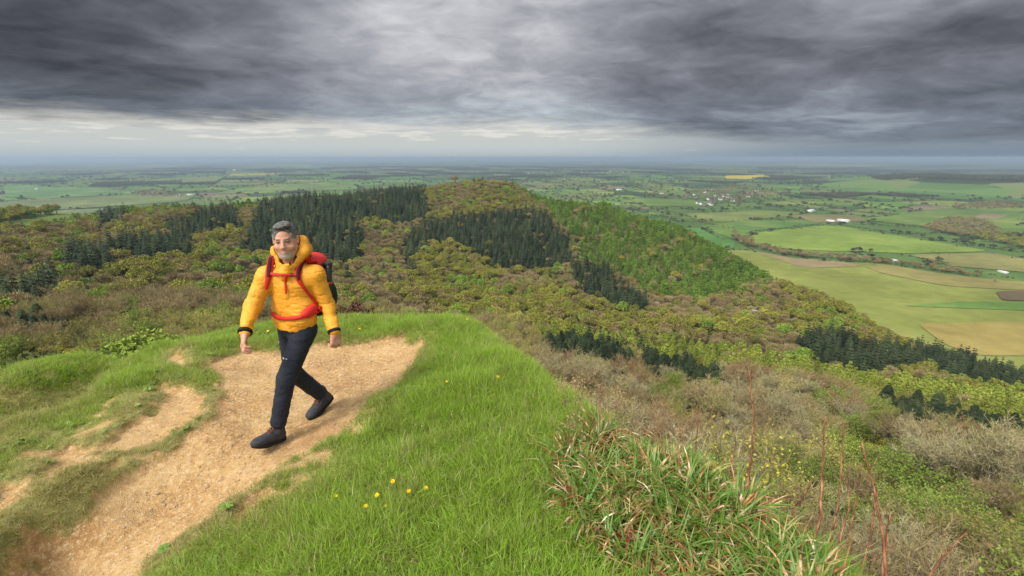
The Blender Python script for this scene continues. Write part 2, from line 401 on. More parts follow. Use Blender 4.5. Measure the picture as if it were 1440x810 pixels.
deck = t.mix(t.m('MULTIPLY', lowt, .55), deck, t.mix(1., deck, (.80, 1.02, 1.08), 'MULTIPLY'))
# clear strip under the deck
right = t.mr(dx, .05, .62)
edge_n = t.noise(comb(t.m('MULTIPLY', dx, 3.), t.m('MULTIPLY', dy, 3.), t.m('MULTIPLY', dz, 26.)), 2.1, 5, .6)
edge = t.m('ADD', .060, t.m('MULTIPLY', t.m('SUBTRACT', edge_n, .5), .045))
edge = t.m('SUBTRACT', edge, t.m('MULTIPLY', right, .035))
under = t.m('SUBTRACT', 1., t.mr(t.m('SUBTRACT', dz, edge), -.016, .020))
puff = t.noise(comb(t.m('MULTIPLY', dx, 6.), t.m('MULTIPLY', dy, 6.), t.m('MULTIPLY', dz, 60.)), 2.2, 6, .6)
strip = t.mix(t.mr(dz, .0, .055), (.62, .68, .68), (.66, .68, .66))
strip = t.mix(t.mr(t.m('ADD', puff, t.mr(dz, .02, .06, -.1, .12)), .5, .66), strip, (.86, .84, .78))
nis = t.vm('SCALE', sky.outputs[0], scale=.06)
strip = t.mix(.15, strip, nis)
strip = t.mix(t.m('MULTIPLY', right, .8), strip, (.17, .225, .29))
c = t.mix(under, deck, strip)
c = t.mix(t.mr(dz, -.001, .022, .8, 0.), c, t.mix(right, (.42, .49, .54), (.17, .24, .33)))
# unseen sky above and behind the camera, brightened around the sun as added fill
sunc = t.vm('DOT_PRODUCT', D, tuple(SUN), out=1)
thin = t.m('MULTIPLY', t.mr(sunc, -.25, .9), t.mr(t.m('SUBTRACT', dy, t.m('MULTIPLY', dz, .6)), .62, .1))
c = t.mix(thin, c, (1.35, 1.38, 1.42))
c = t.mix(t.mr(dz, -.02, -.003, 1., 0.), c, (.16, .2, .24))
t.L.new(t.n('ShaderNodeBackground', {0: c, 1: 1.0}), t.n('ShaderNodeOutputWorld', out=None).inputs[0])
w.cycles.sampling_method = 'MANUAL'; w.cycles.sample_map_resolution = 512
# air
hz = MB(); hz.box((-60000, -3000, PLAIN - 5), (60000, 60000, 12))
hm = bpy.data.materials.new('air'); hm.use_nodes = True; ht = NT(hm.node_tree); ht.N.clear()
vol = ht.n('ShaderNodeVolumePrincipled', {'Color': (.54, .68, .84), 'Density': 1.1e-4, 'Anisotropy': .2})
ht.L.new(vol, ht.n('ShaderNodeOutputMaterial', out=None).inputs['Volume'])
HAZE = True
if HAZE:
    ho = link('haze', hz.mesh('haze', mats=[hm])); tag(ho, 'pale blue haze over the far plain', kind='stuff')
sc.view_settings.view_transform = 'Standard'; sc.view_settings.look = 'None'; sc.view_settings.gamma = 1; sc.view_settings.use_curve_mapping = False
sc.view_settings.exposure = 0.0
sc.render.engine = 'CYCLES'
sc.cycles.max_bounces = 5; sc.cycles.diffuse_bounces = 2; sc.cycles.glossy_bounces = 2; sc.cycles.transmission_bounces = 2
sc.cycles.transparent_max_bounces = 4; sc.cycles.volume_bounces = 0
sc.cycles.use_denoising = True; sc.cycles.use_adaptive_sampling = True; sc.cycles.adaptive_threshold = .02

# ------------------------------------------------------------------ trees
def leaf_tris(Cn, size, r, flat=0., elong=1.6):
    """one small triangle pair (a leaf-clump quad) at each centre"""
    n = len(Cn); a = r.normal(size=(n, 3)); a[:, 2] *= 1 - flat * .5; a /= np.linalg.norm(a, axis=1)[:, None]
    b = r.normal(size=(n, 3)); b -= (a * b).sum(1)[:, None] * a; b /= np.linalg.norm(b, axis=1)[:, None]
    s = (size * r.uniform(.6, 1.4, n))[:, None]
    V = np.stack([Cn - a * s * elong * .5, Cn + b * s * .45, Cn + a * s * elong * .5, Cn - b * s * .45], 1).reshape(-1, 3)
    return V, np.arange(4 * n).reshape(n, 4)
def mesh_conifer(name, seed, h=12., R0=2.6, whorls=15, nb=8, power=.9, droop=.35, mats=None, first=.08):
    r = np.random.default_rng(seed); mb = MB()
    mb.tube([(0, 0, -1), (0, 0, h * .5), (0, 0, h * .97)], [h * .022, h * .014, .02], 5, 0, cap=False)
    Vs = []; Fs = []; n = 0
    for k in range(whorls):
        f = (k + r.uniform(-.3, .3)) / whorls; f = min(max(f, 0), .985); z = h * (first + (1 - first) * f)
        L = R0 * (1 - f) ** power * r.uniform(.85, 1.12) + .12
        for j in range(nb):
            th = 2 * math.pi * (j + r.uniform(-.4, .4)) / nb + k * 1.7; l = L * r.uniform(.72, 1.12)
            d = np.array([math.cos(th), math.sin(th), 0]); s = np.array([-d[1], d[0], 0]); wv = l * r.uniform(.20, .30) + .1
            z0 = np.array([0, 0, z]); tip = z0 + d * l + np.array([0, 0, -l * droop * r.uniform(.6, 1.3)])
            m = z0 + d * l * .55 + np.array([0, 0, l * .03])
            V = [z0 + np.array([0, 0, .12 * l]), m + s * wv + np.array([0, 0, -wv * .5]), tip, m - s * wv + np.array([0, 0, -wv * .5]), m + np.array([0, 0, wv * .25])]
            Vs += V; Fs += [[n, n + 1, n + 4], [n + 1, n + 2, n + 4], [n + 2, n + 3, n + 4], [n + 3, n, n + 4]]; n += 5
    mb.add(Vs, Fs, 1)
    return mb.mesh(name, mats=mats)
def mesh_crown(name, seed, h=9., R0=3.6, nleaf=700, leaf=.42, mats=None, clumps=12, trunk=True, zc=.58, airy=0.):
    r = np.random.default_rng(seed); mb = MB()
    if trunk: mb.tube([(0, 0, -1), (.05, 0, h * .3), (.0, .1, h * .6)], [.2, .14, .06], 5, 0, cap=False)
    c = r.normal(size=(clumps, 3)); c /= np.linalg.norm(c, axis=1)[:, None]; c[:, 2] = np.abs(c[:, 2]) * .9 - .15
    c = c * np.array([R0 * .62, R0 * .62, h * .30]) * r.uniform(.6, 1.05, (clumps, 1)) + np.array([0, 0, h * zc])
    rad = R0 * r.uniform(.32, .52, clumps)
    per = nleaf // clumps; P = []
    for k in range(clumps):
        d = r.normal(size=(per, 3)); d /= np.linalg.norm(d, axis=1)[:, None]; d[:, 2] = np.where(d[:, 2] < -.2, -d[:, 2], d[:, 2])
        P.append(c[k] + d * rad[k] * (r.uniform(.2 if airy else .75, 1.05, (per, 1)) ** .5) * np.array([1, 1, .8]))
    V, Fq = leaf_tris(np.concatenate(P), leaf, r)
    mb.add(V, Fq, 1)
    if trunk:
        for k in range(clumps): mb.tube([(0, 0, h * .32), c[k] * .6 + np.array([0, 0, h * .15]), c[k]], [.09, .05, .02], 3, 0, cap=False)
    return mb.mesh(name, mats=mats)
def mesh_soft_cone(name, seed, h=8., R0=2.8, n=700, leaf=.36, mats=None, power=.75, tiers=7):
    """young larch: feathery tiers of small leaf clusters on a thin stem"""
    r = np.random.default_rng(seed); mb = MB(); mb.tube([(0, 0, -1), (0, 0, h * .5), (0, 0, h * .95)], [.13, .08, .02], 5, 0, cap=False)
    br = tiers * 6; k = r.integers(0, br, n); ft = (k // 6 + r.uniform(-.2, .2, n)) / tiers; th = (k % 6) * 1.047 + (k // 6) * .5 + r.normal(size=n) * .16; bl = (.75 + .45 * _h(k, k * 3, seed))
    f = np.clip(ft, 0, .98); q = r.random(n) ** .6; R_ = R0 * (1 - f) ** power * bl * q; z = h * (.12 + .88 * f) - R_ * .10 + r.normal(size=n) * .10
    V, F_ = leaf_tris(np.stack([R_ * np.cos(th), R_ * np.sin(th), z], 1), leaf, r, .5); mb.add(V, F_, 1); return mb.mesh(name, mats=mats)
def mesh_dome(name, seed, h=9., R0=4., n=700, w=.15, mats=None, clumps=7):
    """leafless crown seen from afar: rounded sprays of upward twigs"""
    r = np.random.default_rng(seed); mb = MB()
    mb.tube([(0, 0, -1), (.05, 0, h * .3), (0, .1, h * .65)], [.2, .13, .05], 5, 0, cap=False)
    c = r.normal(size=(clumps, 3)); c /= np.linalg.norm(c, axis=1)[:, None]; c[:, 2] = np.abs(c[:, 2]) * .7; c = c * np.array([R0 * .5, R0 * .5, h * .2]) + np.array([0, 0, h * .45]); c[0] = (0, 0, h * .58)
    rad = R0 * r.uniform(.38, .6, clumps); per = n // clumps
    for k in range(clumps):
        d = r.normal(size=(per, 3)); d /= np.linalg.norm(d, axis=1)[:, None]; d[:, 2] = np.abs(d[:, 2]) * .95 + np.where(r.random(per) < .2, -.3, .05)
        o = c[k] + d * rad[k] * r.uniform(.35, .75, (per, 1)); e = c[k] + (d + r.normal(size=d.shape) * .12 + np.array([0, 0, .12])) * rad[k] * r.uniform(.85, 1.18, (per, 1))
        V, f = twig_tris(o, e, w * r.uniform(.6, 1.5, (per, 1)), r); mb.add(V, f, 1)
        mb.tube([(0, 0, h * .3), c[k] * .7 + np.array([0, 0, h * .1]), c[k]], [.09, .05, .02], 3, 0, cap=False)
    return mb.mesh(name, mats=mats)
def twig_tris(P0, P1, w, r):
    d = P1 - P0; b = r.normal(size=d.shape); b = np.cross(d, b); b /= np.linalg.norm(b, axis=1)[:, None] + 1e-9
    n = len(P0); V = np.stack([P0 - b * w / 2, P0 + b * w / 2, P1], 1).reshape(-1, 3)
    return V, np.arange(3 * n).reshape(n, 3)
def mesh_bare(name, seed, h=9., R0=3.8, n1=7, n2=6, n3=6, n4=8, wt=.03, mats=None, buds=0, bud=.12, split=False, nlimb_tube=True):
    """a leafless broad-leaved tree: limbs as tubes, twigs as slivers"""
    r = np.random.default_rng(seed); mb = MB(); tw = MB()
    fork = np.array([0, 0, h * r.uniform(.16, .26)])
    mb.tube([(0, 0, -1.2), fork * .6 + r.normal(size=3) * .06, fork], [h * .022, h * .017, h * .014], 6, 0, cap=False)
    a0 = []; a1 = []; w0 = []; tips = []
    for i in range(n1):
        th = 2 * math.pi * (i + r.uniform(-.3, .3)) / n1; tilt = r.uniform(.15, .95) if i else .1
        d = np.array([math.cos(th) * math.sin(tilt), math.sin(th) * math.sin(tilt), math.cos(tilt)])
        L = (h - fork[2]) * .55 / max(.55, math.cos(tilt)) * r.uniform(.75, 1.0); L = min(L, h * .62)
        up = np.array([0, 0, 1.])
        e1 = fork + d * L * .5 + r.normal(size=3) * .12; e2 = fork + d * L * .95 + up * L * .12 + r.normal(size=3) * .15
        mb.tube([fork, e1, e2], [h * .0095, h * .006, h * .003], 4, 0, cap=False)
        for j in range(n2):
            f = r.uniform(.35, 1.0); s = fork + (e1 - fork) * min(1, f * 2) if f < .5 else e1 + (e2 - e1) * (f - .5) * 2
            dd = d * .8 + r.normal(size=3) * .5; dd[2] = abs(dd[2]) * .8 + .15; dd /= np.linalg.norm(dd)
            l2 = h * r.uniform(.18, .30); s2 = s + dd * l2 + r.normal(size=3) * .05
            if nlimb_tube: mb.tube([s, (s + s2) / 2 + r.normal(size=3) * .08, s2], [h * .0042, h * .003, h * .0014], 3, 0, cap=False)
            else: a0.append(s[None]); a1.append(s2[None]); w0.append(np.array([wt * 1.6]))
            m = n3
            g = r.uniform(.15, 1.0, m)[:, None]; q0 = s + (s2 - s) * g
            dv = dd * .7 + r.normal(size=(m, 3)) * .55; dv[:, 2] = dv[:, 2] * .6 + .35; dv /= np.linalg.norm(dv, axis=1)[:, None]
            q1 = q0 + dv * (h * r.uniform(.08, .15, (m, 1)))
            a0.append(q0); a1.append(q1); w0.append(np.full(m, wt * 1.3))
            k = n4; idx = np.repeat(np.arange(m), k); gg = r.uniform(.1, 1., (m * k, 1)); t0 = q0[idx] + (q1[idx] - q0[idx]) * gg
            dv2 = dv[idx] * .6 + r.normal(size=(m * k, 3)) * .6; dv2[:, 2] += .25; dv2 /= np.linalg.norm(dv2, axis=1)[:, None]
            t1 = t0 + dv2 * (h * r.uniform(.04, .085, (m * k, 1)))
            a0.append(t0); a1.append(t1); w0.append(np.full(m * k, wt)); tips.append(t1)
    A0 = np.concatenate(a0); A1 = np.concatenate(a1); W = np.concatenate(w0)[:, None]
    V, Ft = twig_tris(A0, A1, W, r)
    dst = tw if split else mb
    dst.add(V, Ft, 1)
    if buds:
        T = np.concatenate(tips); T = T[r.random(len(T)) < buds]
        V, Fq = leaf_tris(T + r.normal(size=T.shape) * .05, bud, r); dst.add(V, Fq, 2 if not split else 1)
        if split:
            tw.mq = [1] * len(tw.mq); tw.mt = [0] * len(tw.mt)
    elif split: tw.mt = [0] * len(tw.mt)
    if split: return mb.mesh(name + '_trunk', mats=mats[:1]), tw.mesh(name + '_crown', mats=mats[1:])
    return mb.mesh(name, mats=mats)

def veg(c1, c2, hue=0., rnd_amt=.35, sss=0., pos_scale=.02, c3=None):
    """leaf/twig colour varying from plant to plant and over the wood"""
    def fn(t, bs):
        r = t.n('ShaderNodeObjectInfo', out=5)
        P = t.n('ShaderNodeNewGeometry', out=0)
        n = t.noise(P, pos_scale, 2); n2 = t.noise(P, 1.3, 2)
        f = t.m('ADD', t.m('MULTIPLY', r, .6), t.m('MULTIPLY', t.mr(n, .35, .65), .4))
        c = t.mix(f, c1, c2)
        if c3: c = t.mix(t.mr(r, .80, .82), c, c3)
        k = t.m('ADD', 1 - rnd_amt / 2, t.m('MULTIPLY', t.n('ShaderNodeTexWhiteNoise', {'W': r}, noise_dimensions='1D', out=0), rnd_amt))
        k = t.m('MULTIPLY', k, t.mr(n2, .3, .7, .8, 1.2))
        t.put(bs.inputs['Base Color'], t.vm('SCALE', c, scale=k))
        if sss:
            tr = t.n('ShaderNodeBsdfTranslucent', {0: t.vm('SCALE', c, scale=1.1)})
            mx = t.n('ShaderNodeMixShader', {0: sss, 1: bs.outputs[0], 2: tr})
            t.L.new(mx, t.N['Material Output'].inputs[0])
    return fn
M_bark = mat('bark_grey', color=(.13, .105, .08), rough=.9, spec=.1)
M_barkp = mat('bark_pale', veg((.20, .175, .14), (.28, .25, .20)), rough=.9, spec=.1)
M_con = mat('conifer_needles', veg((.014, .026, .011), (.050, .066, .026), rnd_amt=.6), rough=.8, spec=.15)
M_lar = mat('larch_needles', veg((.11, .195, .028), (.17, .262, .040), rnd_amt=.5), rough=.8, spec=.15)
M_lar2 = mat('larch_pale_needles', veg((.23, .29, .045), (.32, .35, .065), rnd_amt=.5), rough=.8, spec=.1)
M_tw = mat('twigs_brown', veg((.25, .195, .09), (.38, .30, .15), rnd_amt=.35, c3=(.22, .225, .06)), rough=.9, spec=.1)
M_twp = mat('twigs_pale', veg((.27, .235, .085), (.38, .335, .135), pos_scale=.06, c3=(.24, .24, .06)), rough=.9, spec=.1)
M_twg = mat('twigs_grey', color=(.35, .31, .165), rough=.9, spec=.1); M_twr = mat('twigs_rusty', color=(.30, .20, .10), rough=.9, spec=.1)
M_oli = mat('leaf_buds_olive', veg((.20, .205, .040), (.33, .31, .060), c3=(.25, .20, .078)), rough=.8, spec=.1)
M_yel = mat('leaf_buds_yellow', veg((.34, .33, .06), (.48, .42, .09)), rough=.8, spec=.1)
M_gre = mat('young_leaves_green', veg((.15, .24, .035), (.25, .32, .055)), rough=.8, spec=.1)
M_blo = mat('blossom_white', color=(.42, .38, .33), rough=.8)

# far versions
far = {
 'conifer': [mesh_conifer('conifer_%d' % i, 10 + i, 10.5 + 1.6 * (i % 3), 3.2 + .2 * i, 10, 8, mats=[M_bark, M_con]) for i in range(4)],
 'larch': [mesh_soft_cone('larch_%d' % i, 20 + i, 8 + i * .5, 3.0, 520, .52, [M_bark, M_lar], .6, 6) for i in range(4)],
 'pale_larch': [mesh_soft_cone('pale_larch_%d' % i, 30 + i, 7.5, 2.7, 700, .36, [M_barkp, M_lar2]) for i in range(3)],
 'bare': [mesh_dome('bare_%d' % i, 40 + i, 8.5, 3.9, 900, .15, [M_bark, M_tw], 6 + i) for i in range(5)],
 'olive': [mesh_crown('olive_%d' % i, 50 + i, 9, 4.1, 900, .40, [M_bark, M_oli], 9 + i) for i in range(4)],
 'green': [mesh_crown('green_%d' % i, 60 + i, 8, 3.8, 900, .40, [M_bark, M_gre], 9) for i in range(3)],
 'blossom': [mesh_crown('blossom_%d' % i, 65 + i, 6.5, 3, 420, .45, [M_bark, M_blo], airy=1) for i in range(2)],
}
# near versions (trunk, crown)
near = {
 'bare': [mesh_bare('bare_near_%d' % i, 140 + i, 10.5, 4.0, 10, 8, 7, 8, .055, [M_barkp, (M_twp, M_twg, M_twp, M_tw, M_twg, M_twr)[i]], split=True) for i in range(6)],
 'olive': [mesh_bare('bud_near_%d' % i, 150 + i, 9, 4, 8, 7, 6, 6, .034, [M_barkp, M_twp, M_yel if i % 2 else M_oli], buds=.75, bud=.13, split=True) for i in range(4)],
 'green': [mesh_bare('leaf_near_%d' % i, 160 + i, 8, 4, 9, 8, 7, 7, .03, [M_bark, M_tw, M_gre], buds=1., bud=.16, split=True) for i in range(3)],
 'conifer': [mesh_conifer('conifer_near_%d' % i, 110 + i, 8, 2.7, 22, 15, .62, .2, mats=[M_bark, M_con]) for i in range(3)],
 'pale_larch': [mesh_soft_cone('pale_larch_near_%d' % i, 130 + i, 8 + i, 2.7, 2600, .19, [M_barkp, M_lar2], .8, 10) for i in range(4)],
}
near['larch'] = near['pale_larch']
near_brown = [mesh_bare('bare_brown_%d' % i, 145 + i, 9.5, 4, 10, 8, 7, 8, .042, [M_bark, M_tw], split=True) for i in range(3)]
def scatter(name, P, rot, scl, idx, meshes, kind='stuff', label=None, extra=None, lean=None):
    """ONE object whose points carry instances of the given meshes"""
    cl = bpy.data.collections.new(name + '_source')
    for i, me in enumerate(meshes):
        o = bpy.data.objects.new('%s_source_%02d' % (name, i), me); cl.objects.link(o)
    me = bpy.data.meshes.new(name); me.vertices.add(len(P)); me.vertices.foreach_set('co', np.asarray(P, np.float32).ravel())
    rv = np.zeros((len(P), 3)); rv[:, 2] = rot
    if lean is not None: rv[:, :2] = lean
    attr(me, 'rotv', rv, typ='FLOAT_VECTOR'); s = np.asarray(scl, float)
    if s.ndim == 1: s = np.repeat(s[:, None], 3, 1)
    attr(me, 'sclv', s, typ='FLOAT_VECTOR'); attr(me, 'pick', idx, typ='INT')
    for k, v in (extra or {}).items(): attr(me, k, v)
    ng = bpy.data.node_groups.new(name, 'GeometryNodeTree')
    ng.interface.new_socket('Geometry', in_out='INPUT', socket_type='NodeSocketGeometry'); ng.interface.new_socket('Geometry', in_out='OUTPUT', socket_type='NodeSocketGeometry')
    t = NT(ng); gi = ng.nodes.new('NodeGroupInput'); go = ng.nodes.new('NodeGroupOutput')
    def na(n, ty): return t.n('GeometryNodeInputNamedAttribute', {'Name': n}, data_type=ty)
    ci = ng.nodes.new('GeometryNodeCollectionInfo'); ci.inputs['Collection'].default_value = cl
    ci.inputs['Separate Children'].default_value = True; ci.inputs['Reset Children'].default_value = True
    ip = ng.nodes.new('GeometryNodeInstanceOnPoints')
    mp = t.n('GeometryNodeMeshToPoints', {'Mesh': gi.outputs[0]})
    t.put(ip.inputs['Points'], mp); t.put(ip.inputs['Instance'], ci.outputs[0]); ip.inputs['Pick Instance'].default_value = True
    t.put(ip.inputs['Instance Index'], na('pick', 'INT'))
    rn = t.n('FunctionNodeEulerToRotation', {0: na('rotv', 'FLOAT_VECTOR')})
    t.put(ip.inputs['Rotation'], rn); t.put(ip.inputs['Scale'], na('sclv', 'FLOAT_VECTOR'))
    t.put(go.inputs[0], ip.outputs[0])
    o = link(name, me); md = o.modifiers.new('scatter', 'NODES'); md.node_group = ng
    return tag(o, label, kind=kind)

# ---- which kind grows where: areas of the photograph
Z_CON = [[(370, 268), (440, 262), (520, 256), (600, 252), (603, 300), (560, 308), (503, 306), (512, 335), (500, 358), (440, 362), (380, 355), (335, 350), (352, 310)],
 [(566, 378), (568, 330), (600, 306), (640, 300), (700, 292), (765, 290), (800, 330), (804, 364), (760, 374), (700, 374), (640, 340), (596, 334), (582, 376)],
 [(805, 365), (850, 365), (872, 395), (908, 420), (908, 438), (870, 424), (810, 402)],
 [(770, 466), (870, 480), (960, 494), (1030, 514), (1024, 534), (900, 516), (780, 496)],
 [(1130, 475), (1180, 462), (1232, 482), (1290, 482), (1330, 492), (1460, 515), (1460, 535), (1380, 532), (1300, 508), (1220, 514), (1140, 504)],
 [(1220, 540), (1300, 560), (1460, 594), (1460, 612), (1280, 578)],
 [(228, 318), (250, 300), (330, 290), (335, 314), (240, 332)], [(150, 330), (270, 328), (268, 352), (200, 357), (155, 347)],
 [(88, 345), (150, 342), (165, 372), (120, 374), (90, 364)], [(-60, 440), (30, 430), (110, 428), (112, 446), (60, 462), (-60, 470)],
 [(-40, 400), (85, 382), (80, 400), (30, 408)], [(138, 300), (176, 294), (176, 306), (140, 310)], [(60, 452), (150, 430), (150, 446), (80, 462)]]
Z_LAR = [[(730, 262), (800, 262), (900, 290), (1000, 330), (1095, 368), (1110, 390), (1000, 412), (930, 412), (880, 388), (812, 352), (802, 320), (765, 288)],
 [(-60, 305), (100, 290), (180, 278), (350, 272), (400, 268), (372, 284), (200, 292), (140, 303), (0, 318), (-60, 324)]]
Z_PLA = [[(735, 455), (900, 458), (1050, 478), (1140, 505), (1215, 515), (1460, 535), (1460, 592), (1300, 556), (1215, 535), (1030, 518), (960, 496), (860, 480), (760, 468)]]
Z_YEL = [[(590, 305), (620, 292), (700, 286), (725, 292), (640, 300), (600, 306)], [(575, 385), (590, 345), (640, 342), (690, 366), (700, 385), (640, 392)],
 [(1080, 400), (1180, 390), (1260, 420), (1310, 482), (1240, 480), (1180, 455), (1100, 440)], [(540, 400), (700, 400), (900, 425), (1050, 440), (1050, 476), (900, 456), (740, 452), (600, 425)],
 [(-60, 475), (60, 456), (160, 428), (345, 415), (345, 480), (100, 510), (-60, 560)]]
Z_BRO = [[(500, 310), (565, 310), (566, 378), (470, 392), (480, 360), (515, 352)], [(820, 395), (1000, 415), (1080, 395), (1130, 420), (1000, 445), (880, 430)], [(0, 400), (330, 380), (340, 420), (100, 425), (0, 428)]]
def zone(px, py, Zs):
    m = np.zeros(px.shape, bool)
    for Pz in Zs: m |= in_poly(px, py, Pz)
    return m
def candidates(r0, r1, sp):
    xs = np.arange(-r1 * .98, r1 * .98, sp); ys = np.arange(3, r1, sp); X, Y = np.meshgrid(xs, ys)
    X = (X + rng.uniform(-.46, .46, X.shape) * sp).ravel(); Y = (Y + rng.uniform(-.46, .46, Y.shape) * sp).ravel()
    r = np.hypot(X, Y); k = (r >= r0) & (r < r1) & (np.abs(X) < Y * 1.2 + 6); X, Y = X[k], Y[k]
    Z = base_z(X, Y); px, py = to_px(X, Y, Z + 7)
    k = (px > -70) & (px < 1510) & (py < 900) & ~((r[k] < 42) & (px < 930)) & (Z > PLAIN - 3) & visible(X, Y, Z + 11)
    return X[k], Y[k], Z[k], px[k], py[k]
T = {k: [] for k in far}
for r0, r1, sp, con in ((24, 60, 6.6, 0), (60, 130, 6.4, 0), (130, 250, 5.6, 0), (250, 760, 4.9, 0), (105, 300, 3.8, 1), (300, 760, 5.7, 1)):
    X, Y, Z, px, py = candidates(r0, r1, sp)
    r = np.hypot(X, Y)
    jx = px + (fbm(X / 12, Y / 12, 71) - .5) * 26; jy = py + (fbm(X / 12, Y / 12, 72) - .5) * 14
    mead = zone(px, py + 9, [[(-200, 322), (0, 310), (90, 298), (215, 285), (262, 284), (190, 300), (90, 312), (0, 325), (-200, 350)]]) & (r > 400)
    slope_open = (px < 700) & ((r < 44) | (rng.random(len(X)) < np.interp(r, [44, 90], [.6, .0])))
    ok = ~mead & ~slope_open
    nz1 = fbm(X / 28, Y / 28, 41); nz2 = fbm(X / 16, Y / 16, 51); u = rng.random(len(X))
    kind = np.where(nz1 + (u - .5) * .35 > .56, 'olive', 'bare').astype(object)
    kind[(nz2 + (u - .5) * .3 > .68)] = 'green'
    kind[zone(jx, jy, Z_YEL) & (u < .72)] = 'olive'; kind[zone(jx, jy, Z_YEL[-1:]) & (u < .35)] = 'green'; kind[zone(jx, jy, Z_BRO) & (u < .85)] = 'bare'
    u2 = rng.random(len(X))
    kind[(u2 < .014) & (r > 150) & (px < 900)] = 'conifer'
    kind[(u2 > .9965) & (r > 110) & (px > 800)] = 'blossom'
    dry = (r < 130) & (px > 800); kind[dry & (kind == 'olive') & (u2 < .35)] = 'bare'
    lar = zone(jx, jy, Z_LAR); stripe = np.sin((jx * .35 + jy * 1.0) / 7.5) > .93
    kind[lar & ~((px > 800) & stripe & (u2 < .8))] = 'larch'; kind[zone(jx, jy, Z_PLA) & (u2 < .85)] = 'pale_larch'
    kind[zone(jx, jy, Z_CON) & (u2 < .97) & ((r > 115) | (px > 700))] = 'conifer'
    isc = (kind == 'conifer') & zone(jx, jy, Z_CON) | (kind == 'larch') | (kind == 'pale_larch')
    ok &= isc if con else ~isc
    for k in T:
        m = ok & (kind == k); T[k].append(np.stack([X[m], Y[m], Z[m], px[m], py[m]], 1))
T = {k: np.concatenate(v) for k, v in T.items()}
print('TREES', {k: len(v) for k, v in T.items()})
def place(px, py):
    if px > 800 and py > 500: return 'on the steep slope below the cliff edge'
    if px > 1000: return 'on the spur above the fields'
    if px < 340: return 'in the valley to the left of the hill' if py > 330 else 'on the low ridge left of the hill'
    if py < 345: return 'on the wooded hill'
    return 'in the wooded valley below the hill'
LAB = {'conifer': ('conifer_tree', 'dark green conifer', 'conifer tree', 'dark conifers'), 'larch': ('larch_tree', 'fresh green larch', 'larch tree', 'green larches'),
 'pale_larch': ('young_larch_tree', 'pale yellow-green young larch', 'larch tree', 'pale young larches'), 'bare': ('bare_tree', 'leafless brown twiggy tree', 'tree', 'leafless trees'),
 'olive': ('budding_tree', 'olive-yellow tree coming into leaf', 'tree', 'budding trees'), 'green': ('leafy_tree', 'fresh green leafy tree', 'tree', 'green leafy trees'),
 'blossom': ('blossom_tree', 'pale blossoming tree', 'tree', 'pale blossoming trees')}
for k, A in T.items():
    if not len(A): continue
    r = np.hypot(A[:, 0], A[:, 1]); o_ = np.argsort(r); A = A[o_]; r = r[o_]
    inside = ((A[:, 3] > 0) & (A[:, 3] < 1440) & (A[:, 4] < 800) & (A[:, 4] > 200)) | (r < 110)
    ind = np.where(inside)[0][:300 if k != 'blossom' else 60]
    rest = np.setdiff1d(np.arange(len(A)), ind)
    nm, lb, ct, gr = LAB[k]; nv = near.get(k, far[k])
    for i in ind:
        x, y, z = A[i, :3]; s = rnd.uniform(.72, 1.18) * (np.interp(r[i], [40, 90, 190], [.42, .6, 1.]) if A[i, 3] < 640 else 1.0); w_ = where = place(A[i, 3], A[i, 4])
        lod = nv if r[i] < 190 else far[k]
        if k == 'bare' and r[i] < 190 and (A[i, 3] < 760 or rnd.random() < .3): lod = near_brown
        me = lod[rnd.randrange(len(lod))]
        if isinstance(me, tuple):
            o = link(nm, me[0]); c = link('crown', me[1], parent=o)
        else: o = link(nm, me)
        o.location = (x, y, z - .15); o.rotation_euler = (rnd.uniform(-.05, .05), rnd.uniform(-.05, .05), rnd.uniform(0, 6.28)); o.scale = (s * rnd.uniform(.9, 1.1), s * rnd.uniform(.9, 1.1), s * rnd.uniform(.85, 1.15))
        tag(o, '%s %s' % (lb, w_), ct, '%s %s' % (gr, w_))
    if len(rest):
        B = A[rest]; n = len(B)
        s = (rng.uniform(.62, 1.08, n) * (1.12 if k in ('conifer', 'larch') else 1.) * np.where(B[:, 3] < 640, np.interp(r[rest], [40, 90, 190], [.42, .6, 1.]), 1.))[:, None] * rng.uniform(.9, 1.12, (n, 3))
        rr = r[rest]
        # the few nearer ones outside the frame use the detailed meshes too
        scatter(nm.replace('_tree', '_wood'), B[:, :3], rng.uniform(0, 6.28, n), s, rng.integers(0, len(far[k]), n), far[k], label='far %ss massed over the hill and valley' % lb)
# low scrub filling the ground between the trees
n = 30000; az = rng.uniform(R(-60), R(58), n); r = np.exp(rng.uniform(math.log(14), math.log(170), n)); x, y = r * np.sin(az), r * np.cos(az); z = base_z(x, y); px, py = to_px(x, y, z + 1)
k = (px > -60) & (px < 1500) & (py < 890) & visible(x, y, z + 1.5) & ~((px < 700) & (r < 34) & (rng.random(n) < .85)) & (rng.random(n) < np.clip(r / 60, .35, 1)); x, y, z, r = x[k], y[k], z[k], r[k]; n = len(x)
scr = [mesh_dome('scrub_b%d' % i, 310 + i, 2.2, 1.3, 420, .045, [M_bark, (M_tw, M_twp)[i % 2]], 5) for i in range(4)] + [mesh_crown('scrub_g%d' % i, 320 + i, 2.0, 1.3, 600, .13, [M_bark, (M_oli, M_gre, M_yel, M_oli)[i]], 6, False, .4) for i in range(4)]
pick = np.where(fbm(x / 9, y / 9, 191) + rng.normal(size=n) * .08 + (px[k] < 640) * .10 > .50, rng.integers(4, 8, n), rng.integers(0, 4, n)); q = rng.uniform(.5, 1.25, n) * np.interp(r, [14, 40, 170], [.5, .7, 1.3])
scatter('undergrowth', np.column_stack([x, y, z - .2]), rng.uniform(0, 6.28, n), q, pick, scr, label='low brown and olive scrub between the trees of the near slopes')

